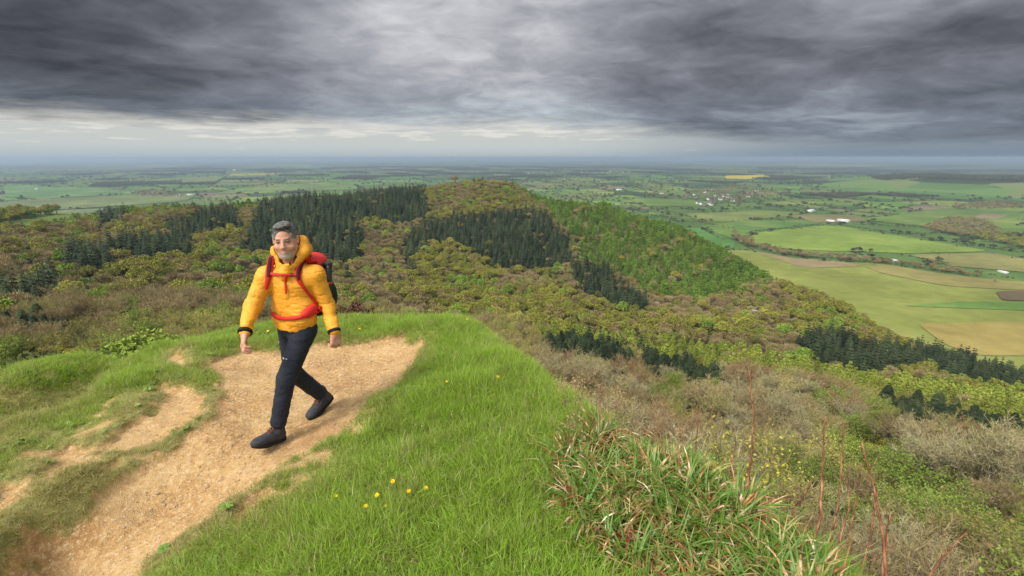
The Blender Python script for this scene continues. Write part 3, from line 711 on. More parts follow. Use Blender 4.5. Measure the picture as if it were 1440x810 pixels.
# ------------------------------------------------------------------ the plain with its fields
def split_poly(P, p, n):
    A = []; B = []
    for i in range(len(P)):
        a = P[i]; b = P[(i + 1) % len(P)]; da = np.dot(a - p, n); db = np.dot(b - p, n)
        (A if da >= 0 else B).append(a)
        if da * db < 0:
            c = a + (b - a) * da / (da - db); A.append(c); B.append(c)
    return A, B
def area(P):
    P = np.array(P); x, y = P[:, 0], P[:, 1]; return abs(np.dot(x, np.roll(y, -1)) - np.dot(y, np.roll(x, -1))) / 2
cells = []
def bsp(P, depth=0):
    c = np.mean(P, 0); r = np.hypot(*c); A = area(P)
    rm = max(300, min(np.hypot(*p) for p in P) * .6 + r * .4); L = np.clip(rm * .075, 120, 1e9)
    far_out = all(abs(p[0]) > p[1] * 1.35 + 2500 for p in P) and not (min(p[0] for p in P) < 0 < max(p[0] for p in P))
    if A < (L * rnd.uniform(.7, 1.5)) ** 2 or depth > 22 or (far_out and A < 4e8): cells.append(P); return
    Q = np.array(P) - c; ev, V = np.linalg.eigh(Q.T @ Q); n = V[:, 1]; j = rnd.gauss(0, .10); n = np.array([n[0] * math.cos(j) - n[1] * math.sin(j), n[0] * math.sin(j) + n[1] * math.cos(j)])
    p = c + n * rnd.uniform(-.14, .14) * math.sqrt(A)
    a, b = split_poly(P, p, n)
    if len(a) > 2 and len(b) > 2: bsp(a, depth + 1); bsp(b, depth + 1)
    else: cells.append(P)
aa = R(24); rot = lambda x, y: np.array([x * math.cos(aa) - y * math.sin(aa), x * math.sin(aa) + y * math.cos(aa)])
bsp([rot(*p) for p in ((-59000, -25000), (59000, -25000), (59000, 60000), (-59000, 60000))])
cells = [c for c in cells]
FC = [(.075, .155, .03), (.10, .19, .035), (.13, .20, .045), (.16, .20, .055), (.065, .12, .03), (.12, .15, .05), (.15, .16, .06), (.05, .09, .03), (.09, .17, .04)]
Vv = []; Fl = {}; cc = []; n = 0; woods = []; hedges = []; faces = []
V3 = []; prism = MB()
for P in cells:
    c = np.mean(P, 0); r = np.hypot(*c); col = np.array(rnd.choice(FC)); k = rnd.random()
    wooded = k < (0. if min(np.hypot(*p) for p in P) < 2300 else .05 if r < 3500 else (.16 if r < 7000 else .30))
    dark = vnoise(np.array([c[0] / 5200.]), np.array([c[1] / 3800.]), 5)[0]
    if wooded: col = np.array((.035, .05, .02)); woods.append(P)
    elif k > .985 and r > 5000: col = np.array((.45, .38, .03))
    elif k > .965: col = np.array((.20, .16, .10))
    col = col * rnd.uniform(.75, 1.15) * np.interp(r, [2500, 7000], [1, .72])  # far fields darkened in their colour, standing in for cloud shadow
    faces.append((P, col))
    if not wooded or r < 6000: hedges.append(P)
groups = {}
for P, col in faces:
    i0 = len(V3); V3 += [(p[0], p[1], PLAIN) for p in P]; groups.setdefault(len(P), ([], []))
    groups[len(P)][0].append(list(range(i0, i0 + len(P)))); groups[len(P)][1].append(col)
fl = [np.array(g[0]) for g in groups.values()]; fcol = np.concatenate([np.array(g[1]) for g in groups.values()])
def m_field(t, bs):
    P = t.n('ShaderNodeNewGeometry', out=0)
    c = t.n('ShaderNodeAttribute', attribute_name='tint', out=0)
    n1 = t.noise(P, .006, 5, .6); n2 = t.noise(P, .05, 4, .6)
    st = t.n('ShaderNodeTexWave', {'Vector': P, 'Scale': .06, 'Distortion': 3., 'Detail': 2.}, out=1)
    k = t.m('MULTIPLY', t.mr(n1, .3, .7, .78, 1.22), t.mr(n2, .3, .7, .9, 1.1)); k = t.m('MULTIPLY', k, t.m('ADD', .96, t.m('MULTIPLY', st, .08)))
    c = t.mix(t.m('MULTIPLY', t.mr(n1, .52, .72), .35), c, (.25, .21, .08))
    t.put(bs.inputs['Base Color'], t.vm('SCALE', c, scale=k))
M_field = mat('field', m_field, rough=.95, spec=.05)
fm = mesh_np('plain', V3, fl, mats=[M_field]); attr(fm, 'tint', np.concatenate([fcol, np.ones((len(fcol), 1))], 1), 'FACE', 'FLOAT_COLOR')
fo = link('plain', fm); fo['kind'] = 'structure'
# fields one can tell apart in the photograph, laid over the sheet
HF = [([(905, 285), (1000, 275), (1120, 290), (1240, 302), (1440, 330), (1440, 540), (1250, 500), (1150, 430), (1040, 370), (940, 320)], (.10, .18, .045), .2),
 ([(1000, 352), (1056, 352), (1110, 362), (1175, 367), (1250, 372), (1320, 384), (1390, 392), (1500, 402), (1500, 560), (1380, 560), (1220, 520), (1090, 430)], (.225, .27, .06), .6),
 ([(1056, 352), (1110, 362), (1175, 367), (1215, 374), (1130, 377)], (.29, .245, .12), 1.0),
 ([(1262, 430), (1350, 424), (1500, 424), (1500, 440), (1430, 436)], (.13, .245, .05), 1.0),
 ([(1215, 374), (1250, 372), (1320, 384), (1390, 392), (1440, 398), (1440, 408), (1330, 402), (1240, 384)], (.26, .25, .08), 1.0),
 ([(1290, 455), (1420, 452), (1500, 454), (1500, 500), (1380, 500), (1330, 485)], (.31, .27, .075), 1.0),
 ([(1400, 410), (1440, 408), (1500, 412), (1500, 424), (1410, 422)], (.16, .13, .07), 1.4),
 ([(1039, 340), (1068, 326), (1169, 316), (1290, 336), (1396, 353), (1278, 356), (1170, 353), (1110, 350)], (.20, .30, .055), .6),
 ([(1276, 358), (1396, 355), (1460, 368), (1460, 384), (1340, 374)], (.23, .24, .08), .6),
 ([(980, 318), (1030, 312), (1066, 325), (1038, 338)], (.12, .22, .045), .6),
 ([(955, 318), (985, 321), (1035, 340), (1030, 350), (975, 335)], (.10, .24, .05), .6),
 ([(1030, 322), (1035, 309), (1165, 313), (1070, 324)], (.10, .20, .045), .6),
 ([(960, 300), (1080, 296), (1130, 302), (1020, 312), (985, 311)], (.16, .22, .06), .6),
 ([(1100, 302), (1200, 302), (1240, 310), (1150, 313)], (.21, .20, .08), .6),
 ([(1200, 308), (1280, 300), (1440, 296), (1440, 330), (1400, 330), (1300, 318)], (.14, .23, .05), .6),
 ([(1255, 300), (1360, 290), (1440, 292), (1440, 298), (1300, 304)], (.13, .21, .05), .8),
 ([(1380, 300), (1420, 302), (1400, 308), (1370, 305)], (.28, .24, .13), 1.0),
 ([(880, 276), (1010, 284), (1000, 290), (905, 290)], (.13, .22, .05), .6),
 ([(1020, 247), (1070, 246), (1090, 249), (1050, 252), (1020, 251)], (.50, .43, .04), 2.0),
 ([(0, 262), (150, 264), (180, 272), (60, 280), (0, 276)], (.11, .22, .06), .6), ([(0, 284), (130, 276), (280, 272), (260, 283), (0, 300)], (.15, .20, .065), .6),
 ([(340, 265), (460, 256), (470, 262), (380, 272), (300, 272)], (.15, .23, .06), .6)]
HFW = []
V3 = []; groups = {}
for hi_, (P, col, dz) in enumerate(HF):
    dz = dz + hi_ * .06; col = (col[0] * .84, col[1] * .78, col[2] * .84)
    P = [at_z(a, b, PLAIN + dz) for a, b in P]; HFW.append(np.array(P))
    Q = []                                     # soften the corners
    for i in range(len(P)):
        a, b = np.array(P[i]), np.array(P[(i + 1) % len(P)]); Q += [a + (b - a) * .1, a + (b - a) * .9]
    i0 = len(V3); V3 += [(p[0], p[1], PLAIN + dz) for p in Q]; groups.setdefault(len(Q), ([], []))
    groups[len(Q)][0].append(list(range(i0, i0 + len(Q)))); groups[len(Q)][1].append(col)
fl = [np.array(g[0]) for g in groups.values()]; fcol = np.concatenate([np.array(g[1]) for g in groups.values()])
fm = mesh_np('meadow', V3, fl, mats=[M_field]); attr(fm, 'tint', np.concatenate([fcol, np.ones((len(fcol), 1))], 1), 'FACE', 'FLOAT_COLOR')
link('meadow', fm)['kind'] = 'structure'
# hedges, tree rows and copses
HT = []
def along(a, b, sp, jit=2., gap=.0):
    d = np.hypot(*(b - a)); m = int(d / sp)
    if m < 1: return
    f = np.sort(rng.random(m)); q = a + (b - a) * f[:, None] + rng.normal(size=(m, 2)) * jit
    q = q[rng.random(m) > gap]
    return q
hq = []; hs = []
for P in hedges:
    c = np.mean(P, 0); r = np.hypot(*c)
    if r > 9000 or r < 500 or abs(c[0]) > c[1] * 1.25 + 400: continue
    for i in range(len(P)):
        a, b = P[i], P[(i + 1) % len(P)]
        if rnd.random() < .12: continue
        sp = 5 if r < 2500 else (9 if r < 5000 else 22)
        q = along(a, b, sp, .8, .04)
        if q is None: continue
        hq.append(q); tall = rng.random(len(q)) < .07
        s = np.where(tall, rng.uniform(.8, 1.3, len(q)), rng.uniform(.22, .36, len(q))) * (1 if r < 2500 else 1.3)
        hs.append(np.stack([s * 1.25 * (1 if r < 5000 else 2), s * 1.25 * (1 if r < 5000 else 2), s], 1))
for P in woods:
    c = np.mean(P, 0); r = np.hypot(*c)
    if r > 9000 or abs(c[0]) > c[1] * 1.25 + 400 or r < 900: continue
    lo, hi = np.min(P, 0), np.max(P, 0); m = int(area(P) * 1.6 / (90 if r < 4000 else 300)); q = rng.uniform(lo, hi, (m, 2)); q = q[in_poly(q[:, 0], q[:, 1], P)]
    hq.append(q); s = rng.uniform(1., 1.5, len(q)) * (1 if r < 4000 else 1.5); hs.append(np.stack([s, s, s * .9], 1))
q = np.concatenate(hq); s = np.concatenate(hs)
clean = np.ones(len(q), bool)
for W, (P, c_, dz) in zip(HFW[1:], HF[1:]): clean &= ~(in_poly(q[:, 0], q[:, 1], W) & (dist_poly(q[:, 0], q[:, 1], W) > 12))
q = q[clean]; s = s[clean]
ppx, ppy = to_px(q[:, 0], q[:, 1], np.full(len(q), PLAIN + 5.)); hg = base_z(q[:, 0], q[:, 1]); rr = np.hypot(q[:, 0], q[:, 1])
ok = (ppx > -40) & (ppx < 1480) & (visible(q[:, 0], q[:, 1], np.full(len(q), PLAIN + 14.)) | (rr > 1690)) & ((hg < PLAIN) | (rr > 1690))
q = q[ok]; s = s[ok]; print('HEDGE', len(q))
M_hed = mat('hedge_leaves', veg((.06, .075, .03), (.12, .12, .055)), rough=.9, spec=.1)
hmesh = [mesh_crown('hedge_tree_%d' % i, 70 + i, 9, 4.2, 110, 1.7, [M_bark, M_hed], 8, False, .42) for i in range(4)]
scatter('hedgerows', np.column_stack([q, np.full(len(q), PLAIN)]), rng.uniform(0, 6.28, len(q)), s, rng.integers(0, 4, len(q)), hmesh, label='dark hedges and copses dividing the fields of the plain')
# rows and woods one can tell apart
def row(name, pts, label, cat, wid, sp, h, pal='bare', n_extra=0):
    W = np.array([at_z(a, b, PLAIN) for a, b in pts]); Q = []
    for a, b in zip(W[:-1], W[1:]):
        m = max(1, int(np.hypot(*(b - a)) / sp)); Q.append(a + (b - a) * rng.random(m)[:, None] + rng.normal(size=(m, 2)) * wid)
    Q = np.concatenate(Q); k = len(Q); sc_ = rng.uniform(.7, 1.2, k)[:, None] * np.array([[1.1, 1.1, 1]]) * h
    o = scatter(name, np.column_stack([Q, np.full(k, PLAIN)]), rng.uniform(0, 6.28, k), sc_, rng.integers(0, len(far[pal]), k), far[pal], kind='stuff', label=label); return o
row('tree_row', [(1037, 333), (1058, 346), (1110, 359), (1170, 364), (1252, 371)], 'row of leafless trees between the two bright fields', 'tree row', 8, 1.6, 1.1)
row('tree_belt', [(1266, 371), (1320, 380), (1392, 392)], 'belt of leafless trees beyond the white shed', 'tree belt', 9, 1.7, 1.0)
row('tree_line', [(940, 297), (985, 312), (1030, 322), (1040, 334)], 'thin hedge line running down to the bright field', 'tree line', 5, 5, .6)
def wood(name, poly, label, sp=11, pal='bare', h=1.):
    W = np.array([at_z(a, b, PLAIN) for a, b in poly]); lo, hi = W.min(0), W.max(0); m = int((hi - lo).prod() / sp ** 2); m = min(m, 9000)
    Q = rng.uniform(lo, hi, (m, 2)); Q = Q[in_poly(Q[:, 0], Q[:, 1], W)]; k = len(Q)
    scatter(name, np.column_stack([Q, np.full(k, PLAIN)]), rng.uniform(0, 6.28, k), rng.uniform(.8, 1.25, k) * h, rng.integers(0, len(far[pal]), k), far[pal], label=label)
wood('copse', [(1295, 322), (1330, 308), (1372, 309), (1400, 318), (1405, 330), (1350, 334)], 'rounded grey-brown wood among the green fields', 10, 'bare', 1.3)
wood('wooded_strip', [(1370, 330), (1420, 333), (1440, 345), (1440, 352), (1400, 342), (1375, 337)], 'strip of olive trees beside the rounded wood', 10, 'olive', 1.2)
wood('village_trees', [(965, 268), (1040, 262), (1080, 268), (1120, 272), (1090, 282), (1040, 286), (1000, 284), (960, 278)], 'trees scattered round the white village', 30, 'bare', 1.3)
wood('plain_wood', [(1338, 288), (1400, 285), (1440, 288), (1440, 294), (1345, 295)], 'long brown wood at the edge of the plain', 14, 'bare', 1.2)
wood('far_wood', [(178, 271), (215, 268), (262, 271), (256, 277), (200, 277)], 'flat brown wood on the plain far beyond the valley', 20, 'bare', 1.2)
# the dark wooded ridge far off to the right and the pale hills on the horizon
def ridge(name, x0, x1, r0, r1, hf, m, na=160, nr=40):
    a0 = math.atan2(*[float(v) for v in ray(x0, 240)[:2]]); a1 = math.atan2(*[float(v) for v in ray(x1, 240)[:2]])
    A, Rr = np.meshgrid(np.linspace(a0, a1, na), np.linspace(r0, r1, nr)); X = Rr * np.sin(A); Y = Rr * np.cos(A)
    f = (A - a0) / (a1 - a0); g = (Rr - r0) / (r1 - r0)
    Z = PLAIN - 2 + hf(f, g, X, Y)
    o = link(name, mesh_np(name, np.stack([X, Y, Z], -1).reshape(-1, 3), grid_faces(na, nr), True), m); o['kind'] = 'structure'; return o, X, Y, Z
M_wr = mat('far_woodland', veg((.03, .045, .02), (.05, .06, .03), pos_scale=.002), rough=.95, spec=.05)
def m_slope(t, bs):
    P = t.n('ShaderNodeNewGeometry', out=0)
    v = t.n('ShaderNodeTexVoronoi', {'Vector': t.vm('MULTIPLY', P, (1., 1., .0)), 'Scale': .0045}, out=1)
    f = t.n('ShaderNodeSeparateXYZ', {0: v}, out=0)
    t.put(bs.inputs['Base Color'], t.ramp(f, [(0, (.04, .05, .02)), (.25, (.08, .15, .035)), (.5, (.11, .19, .045)), (.75, (.15, .18, .06)), (1, (.07, .12, .03))], 'CONSTANT'))
M_sl = mat('far_slope_fields', m_slope, rough=.95, spec=.05)
sstep = lambda g, a, b: smooth01(g, a, b)
o_, RX, RY, RZ = ridge('far_ridge', 1130, 1640, 2700, 4500, lambda f, g, X, Y: 2 + 58 * sstep(f, 0, .42) * sstep(g, 0, .6) * (1 - sstep(g, .8, 1)) * (.8 + .35 * fbm(X / 500, Y / 600, 81)), M_sl)
mk = (rng.random(RX.shape) < 1)
fx = rng.uniform(.28, 1, 5200); gy_ = rng.uniform(.46, .66, 5200); ii = (gy_ * 39).astype(int); jj = (fx * 159).astype(int)
keepw = fbm(RX[ii, jj] / 320, RY[ii, jj] / 320, 91) > .40
ii, jj = ii[keepw], jj[keepw]; Q = np.stack([RX[ii, jj] + rng.normal(size=len(ii)) * 18, RY[ii, jj] + rng.normal(size=len(ii)) * 40, RZ[ii, jj] - 2], 1)
scatter('ridge_wood', Q, rng.uniform(0, 6.28, len(Q)), rng.uniform(1.0, 1.7, len(Q)), rng.integers(0, 4, len(Q)), hmesh, label='dark woods along the low ridge at the right of the plain')
ridge('horizon_hills', -200, 1640, 36000, 56000, lambda f, g, X, Y: (40 + 120 * smooth01(fbm(X / 9000, Y / 40000, 85), .42, .7)) * sstep(g, 0, .5) * (1 - sstep(g, .7, 1)), M_sl, 400, 12)
# houses and sheds
M_ww = mat('white_render', color=(.72, .70, .66), rough=.8); M_br = mat('red_brick', color=(.30, .16, .10), rough=.9)
M_rf = mat('slate_roof', color=(.13, .12, .12), rough=.8); M_rr = mat('pantile_roof', color=(.28, .13, .08), rough=.9); M_sh = mat('pale_sheet_roof', color=(.55, .57, .60), rough=.5)
M_win = mat('window_glass', color=(.03, .035, .04), rough=.2)
def house_meshes(nm, L, W_, H, rh, mw, mr_, win=True):
    b = MB(); b.box((-L / 2, -W_ / 2, 0), (L / 2, W_ / 2, H))
    b.add([(-L / 2, -W_ / 2, H), (-L / 2, W_ / 2, H), (-L / 2, 0, H + rh * .96), (L / 2, -W_ / 2, H), (L / 2, W_ / 2, H), (L / 2, 0, H + rh * .96)], [[0, 2, 1], [3, 4, 5]])
    if win:
        for x in np.arange(-L / 2 + 1.5, L / 2 - 1, 3):
            for z in (1, 3.6):
                for y in (-W_ / 2 - .02, W_ / 2 + .02): b.box((x - .5, y - .03, z), (x + .5, y + .03, z + 1.2), 1)
    r = MB(); e = .4; T_ = .25
    for s in (-1, 1):
        V = [(-L / 2 - e, s * (W_ / 2 + e), H - .15), (L / 2 + e, s * (W_ / 2 + e), H - .15), (L / 2 + e, 0, H + rh), (-L / 2 - e, 0, H + rh)]
        V = V + [(x, y, z + T_) for x, y, z in V]; r.add(V, [[0, 1, 2, 3], [4, 7, 6, 5], [0, 4, 5, 1], [1, 5, 6, 2], [3, 7, 4, 0]])
    if win: r.box((L / 2 - 1.6, -.5, H + rh - .5), (L / 2 - .7, .5, H + rh + 1.3))
    return b.mesh(nm + '_wall', mats=[mw, M_win]), r.mesh(nm + '_roof', mats=[mr_])
HK = {'white_house': house_meshes('white_house', 13, 8, 5.4, 3, M_ww, M_rf), 'brick_house': house_meshes('brick_house', 12, 7.5, 5.2, 3, M_br, M_rf), 'farm_shed': house_meshes('farm_shed', 34, 16, 6, 2.6, M_ww, M_sh, False)}
def house(kind, px, py, label, group=None, s=1.):
    x, y = at_z(px, py, PLAIN); r = math.hypot(x, y)
    o = empty(kind, (x, y, PLAIN + .3)); o.rotation_euler.z = rnd.choice([0, 1.57]) + R(24) + rnd.uniform(-.3, .3); o.scale = (s,) * 3
    a = link('wall', HK[kind][0], parent=o); b = link('roof', HK[kind][1], parent=o)
    tag(o, label, 'shed' if 'shed' in kind else 'house', group)
for (cx_, cy_, sx, sy, n, lab) in ((1010, 277, 30, 5, 26, 'white village among trees'), (1000, 286, 12, 3, 6, 'lane end below the village'), (830, 243, 40, 2, 14, 'pale town beyond the wooded hill')):
    for i in range(n):
        kd = rnd.choice(['white_house', 'white_house', 'brick_house'])
        house(kd, rnd.gauss(cx_, sx), rnd.gauss(cy_, sy), 'small %s in the %s' % (kd.replace('_', ' '), lab), '%ss in the %s' % (kd.replace('_', ' '), lab), 1.5 if cy_ < 250 else 1.1)
for px, py, s, lab in ((1140, 298, .9, 'long white shed between fields north of the bright field'), (1168, 312, .6, 'small white shed at the corner of the bright field'), (1186, 312, .8, 'white sheds right of the small white shed'),
                       (1262, 369, .45, 'low white shed at the end of the tree row'), (1410, 384, .35, 'grey shed at the right edge of the plain'), (52, 267, 1., 'white shed in the green fields on the far left'),
                       (252, 276, 1.0, 'farm shed above the low ridge on the left'), (268, 275, .8, 'smaller farm shed beside the left farm'), (870, 268, .9, 'white barn beyond the shoulder of the hill'), (330, 240, 2.0, 'large pale barn far out on the plain')):
    house('farm_shed', px, py, lab, None, s)
# the lone tree on the summit
x, y, z = at_r(640, 246, 648)
tsm = mesh_bare('summit', 301, 11, 5, 8, 7, 6, 6, .12, [M_bark, M_tw], split=True)
o = link('summit_tree', tsm[0], loc=(float(x), float(y), float(base_z(x, y)) + 4)); o.scale = (1.5, 1.5, 1.2); link('crown', tsm[1], parent=o)
tag(o, 'lone round dark tree standing above the others on the hilltop', 'tree')

# ------------------------------------------------------------------ turf, weeds, stones, flowers
def blade_mesh(name, seed, n, rad, h0, h1, w_, lean=.5, mats=None, curl=.5, seg=3, m2=0.):
    r = np.random.default_rng(seed); mb = MB()
    for i in range(n):
        a = r.uniform(0, 6.283); q = rad * math.sqrt(r.random()); b = np.array([q * math.cos(a), q * math.sin(a), -.01]); th = r.uniform(0, 6.283) if r.random() < .5 else a + r.normal() * .6
        d = np.array([math.cos(th), math.sin(th), 0]); s_ = np.array([-d[1], d[0], 0]); h = r.uniform(h0, h1); ln = lean * r.uniform(.2, 1.3); w = w_ * r.uniform(.7, 1.3); V = []
        for k in range(seg + 1):
            f = k / seg; p = b + np.array([0, 0, 1]) * h * (f - curl * .45 * f * f * ln) + d * h * ln * f ** 1.7
            ww = w * (1 - f) ** .7
            if k < seg: V += [p - s_ * ww / 2, p + s_ * ww / 2]
            else: V.append(p)
        f4 = [[2 * k, 2 * k + 1, 2 * k + 3, 2 * k + 2] for k in range(seg - 1)]; mi = 1 if r.random() < m2 else 0
        n0 = mb.n
        mb.V.append(np.array(V)); mb.n += len(V); mb.Fq.append(np.array(f4) + n0); mb.mq += [mi] * len(f4); mb.Ft.append(np.array([[2 * seg - 2, 2 * seg - 1, 2 * seg]]) + n0); mb.mt.append(mi)
    return mb.mesh(name, mats=mats)
def m_grass(t, bs):
    dry = t.n('ShaderNodeAttribute', attribute_name='dry', attribute_type='INSTANCER', out=2)
    r = t.n('ShaderNodeObjectInfo', out=5)
    z = t.n('ShaderNodeSeparateXYZ', {0: t.n('ShaderNodeTexCoord', out=3)}, out=2)
    g = t.mix(r, (.225, .40, .030), (.37, .54, .055)); g = t.mix(t.mr(t.n('ShaderNodeTexWhiteNoise', {'W': r}, noise_dimensions='1D', out=0), .86, .9), g, (.30, .34, .10))
    st = t.mix(r, (.38, .33, .11), (.58, .49, .24))
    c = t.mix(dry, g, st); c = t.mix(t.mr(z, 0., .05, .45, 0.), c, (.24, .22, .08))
    t.put(bs.inputs['Base Color'], c)
    tr = t.n('ShaderNodeBsdfTranslucent', {0: t.vm('SCALE', c, scale=1.35)}); t.L.new(t.n('ShaderNodeMixShader', {0: .45, 1: bs.outputs[0], 2: tr}), t.N['Material Output'].inputs[0])
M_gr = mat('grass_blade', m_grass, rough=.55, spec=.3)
M_st = mat('straw_blade', color=(.50, .44, .26), rough=.7)
RP = [(790, 640), (850, 622), (905, 645), (960, 668), (1010, 698), (1060, 730), (1100, 765), (1150, 805), (1190, 850), (1000, 860), (900, 830), (850, 780), (800, 720), (775, 690)]
RUSH = []
ca = rng.uniform(765, 1230, 2600); cb = rng.uniform(605, 900, 2600); kk = in_poly(ca, cb, RP); ca, cb = ca[kk], cb[kk]; HP = hit(ca, cb)
for a, b, p in zip(ca, cb, HP):
    if len(RUSH) >= 110 or p[1] == 0: continue
    if min([math.hypot(p[0] - q[0], p[1] - q[1]) for q in RUSH] + [9]) < .075: continue
    RUSH.append((p[0], p[1], a, b))
RUXY = np.array([q[:2] for q in RUSH])
def rush_d(x, y): return np.min([np.hypot(x - q[0], y - q[1]) for q in RUXY], 0)
# green turf: long and lush to the right, short and trodden by the path
def near_pts(n, lo, hi):
    x = rng.uniform(lo[0], hi[0], n); y = rng.uniform(lo[1], hi[1], n); r = np.hypot(x, y); z = gz(x, y); px, py = to_px(x, y, z + .05)
    k = (px > -60) & (px < 1500) & (py < 900) & (py > 380) & (y > .8) & (z > -4)
    k &= rng.random(n) < np.clip((4.2 / np.maximum(r, .5)) ** 1.3, .12, 1)
    return x[k], y[k], z[k], px[k], py[k]
x, y, z, px, py = near_pts(190000, (-8.8, .8), (4.2, 9.8))
b = gb(x, y); k = (b < .5) & (rng.random(len(x)) > b * 1.6)
x, y, z, px, py, b = [v[k] for v in (x, y, z, px, py, b)]
d_path = np.min([dist_poly(x, y, P) for P in BP], 0)
left = px < np.interp(py, [440, 480, 560, 650, 810], [560, 600, 520, 420, 200])
tread = np.exp(-d_path / .16); n1 = fbm(x * 1.7, y * 1.7, 101); n2 = fbm(x * 5, y * 5, 111)
trod_l = left & (py > 540) & (px < 330)
dry = np.clip(tread * .55 + (n1 - .55) * 1.3 + trod_l * .6 + rng.normal(size=len(x)) * .12 + (n2 > .60) * .20, 0, .9)
dry = np.where(~left, np.clip(dry - .2, 0, .8), dry)
n3 = fbm(x * 3.3, y * 3.3, 113, 2); hgt = (1.0 - .55 * tread) * (.2 + 1.7 * n3 ** 1.2 + .5 * n1) * np.where(left, np.where(trod_l, .55, .8), 1.0) * (.8 + .6 * n2)
edge_d = dist_poly(x, y, EDGE, False); outer = np.exp(-edge_d / .35) * (~left); hgt = hgt * (1 + .5 * outer); dry = np.clip(dry + outer * .12, 0, .9)
hgt *= np.where(np.hypot(x, y) > 5, 1.25, 1) * (1 - .6 * np.exp(-(rush_d(x, y) / .07) ** 2))
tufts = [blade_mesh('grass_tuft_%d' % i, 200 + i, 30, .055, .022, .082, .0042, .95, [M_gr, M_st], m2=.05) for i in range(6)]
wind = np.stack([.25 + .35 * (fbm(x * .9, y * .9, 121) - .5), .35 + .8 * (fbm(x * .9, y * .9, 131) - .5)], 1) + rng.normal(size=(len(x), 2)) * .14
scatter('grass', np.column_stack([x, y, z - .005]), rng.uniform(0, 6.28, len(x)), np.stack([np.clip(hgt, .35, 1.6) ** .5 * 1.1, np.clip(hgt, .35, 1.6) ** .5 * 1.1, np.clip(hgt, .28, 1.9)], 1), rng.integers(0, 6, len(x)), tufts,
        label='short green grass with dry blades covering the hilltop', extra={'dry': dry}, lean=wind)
# tussocks of longer grass
x, y, z, px, py = near_pts(3600, (-8.8, 1.0), (4.2, 9.8)); b = gb(x, y)
n1 = fbm(x * 1.1, y * 1.1, 141); edge_d = dist_poly(x, y, EDGE, False)
d_path = np.min([dist_poly(x, y, P) for P in BP], 0)
k = (b < .2) & (d_path > .12) & ((n1 > .54) | (edge_d < .45)) & ~((px < 330) & (py > 560))
x, y, z, d0 = x[k], y[k], z[k], np.clip(rng.normal(.22, .22, k.sum()) + np.exp(-edge_d[k] / .25) * .25, 0, 1)
tus = [blade_mesh('tussock_%d' % i, 220 + i, 60, .07, .10, .26, .0045, .9, [M_gr, M_st], curl=.9, seg=4, m2=.12) for i in range(4)]
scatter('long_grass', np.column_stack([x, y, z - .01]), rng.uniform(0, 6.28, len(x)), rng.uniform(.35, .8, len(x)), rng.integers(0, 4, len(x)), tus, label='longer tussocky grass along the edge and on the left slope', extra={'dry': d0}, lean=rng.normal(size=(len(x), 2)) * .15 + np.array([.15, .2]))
# rough grass further down the left slope and on the cliff side
n = 26000; az = rng.uniform(R(-60), R(60), n); r = np.exp(rng.uniform(math.log(6.5), math.log(75), n)); x, y = r * np.sin(az), r * np.cos(az); z = base_z(x, y)
px, py = to_px(x, y, z + .2); k = (px > -50) & (px < 1490) & (py < 880) & visible(x, y, z + .5) & ~((x > NX[0] + .5) & (x < 4.) & (y < 9.3))
x, y, z, r = x[k], y[k], z[k], r[k]; s = np.clip(r / 9, 1, 6)[:, None] * np.array([[1, 1, .42]]) * rng.uniform(.7, 1.3, (len(x), 1)); zz = np.where((x > NX[0]) & (x < NX[-1] - .3) & (y < NY[-1]), z, z)
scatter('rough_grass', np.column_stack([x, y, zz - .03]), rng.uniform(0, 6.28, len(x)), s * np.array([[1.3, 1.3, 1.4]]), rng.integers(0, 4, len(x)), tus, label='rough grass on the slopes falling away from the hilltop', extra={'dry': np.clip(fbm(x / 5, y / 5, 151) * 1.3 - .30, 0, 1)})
# broad-leaved weeds in the turf
def rosette(name, seed, n=9, L=.05, m_=None, w_=.35, up_=.35):
    r = np.random.default_rng(seed); mb = MB()
    for i in range(n):
        a = 6.283 * i / n + r.normal() * .3; d = np.array([math.cos(a), math.sin(a), 0]); s_ = np.array([-d[1], d[0], 0]); l = L * r.uniform(.6, 1.2); e = r.uniform(.1, up_)
        ps = [(0, .15), (.35, .7), (.7, 1.), (1, 0)]; V = []
        for f, ww in ps[:3]: c = d * l * f + np.array([0, 0, l * e * math.sin(f * 2.2)]); V += [c - s_ * l * w_ * ww * .5, c + s_ * l * w_ * ww * .5]
        V.append(d * l + np.array([0, 0, l * e * .5])); mb.add(V, [[0, 1, 3, 2], [2, 3, 5, 4]]); mb.Ft.append(np.array([[4, 5, 6]]) + mb.n - 7); mb.mt.append(0)
    return mb.mesh(name, mats=[m_])
M_wd = mat('weed_leaf', veg((.13, .23, .03), (.19, .30, .05), pos_scale=1.), rough=.5, spec=.35)
x, y, z, px, py = near_pts(6500, (-8, 1.), (2.5, 9)); b = gb(x, y); k = (b < .05) & (fbm(x * 2.1, y * 2.1, 161) > .52); x, y, z = x[k], y[k], z[k]
scatter('weed_leaves', np.column_stack([x, y, z + .02]), rng.uniform(0, 6.28, len(x)), rng.uniform(.5, 1.25, len(x)), rng.integers(0, 3, len(x)), [rosette('rosette_%d' % i, 230 + i, 7 + 2 * i, .034, M_wd, .35 + .12 * i) for i in range(3)], label='small broad weed leaves among the turf', lean=rng.normal(size=(len(x), 2)) * .25)
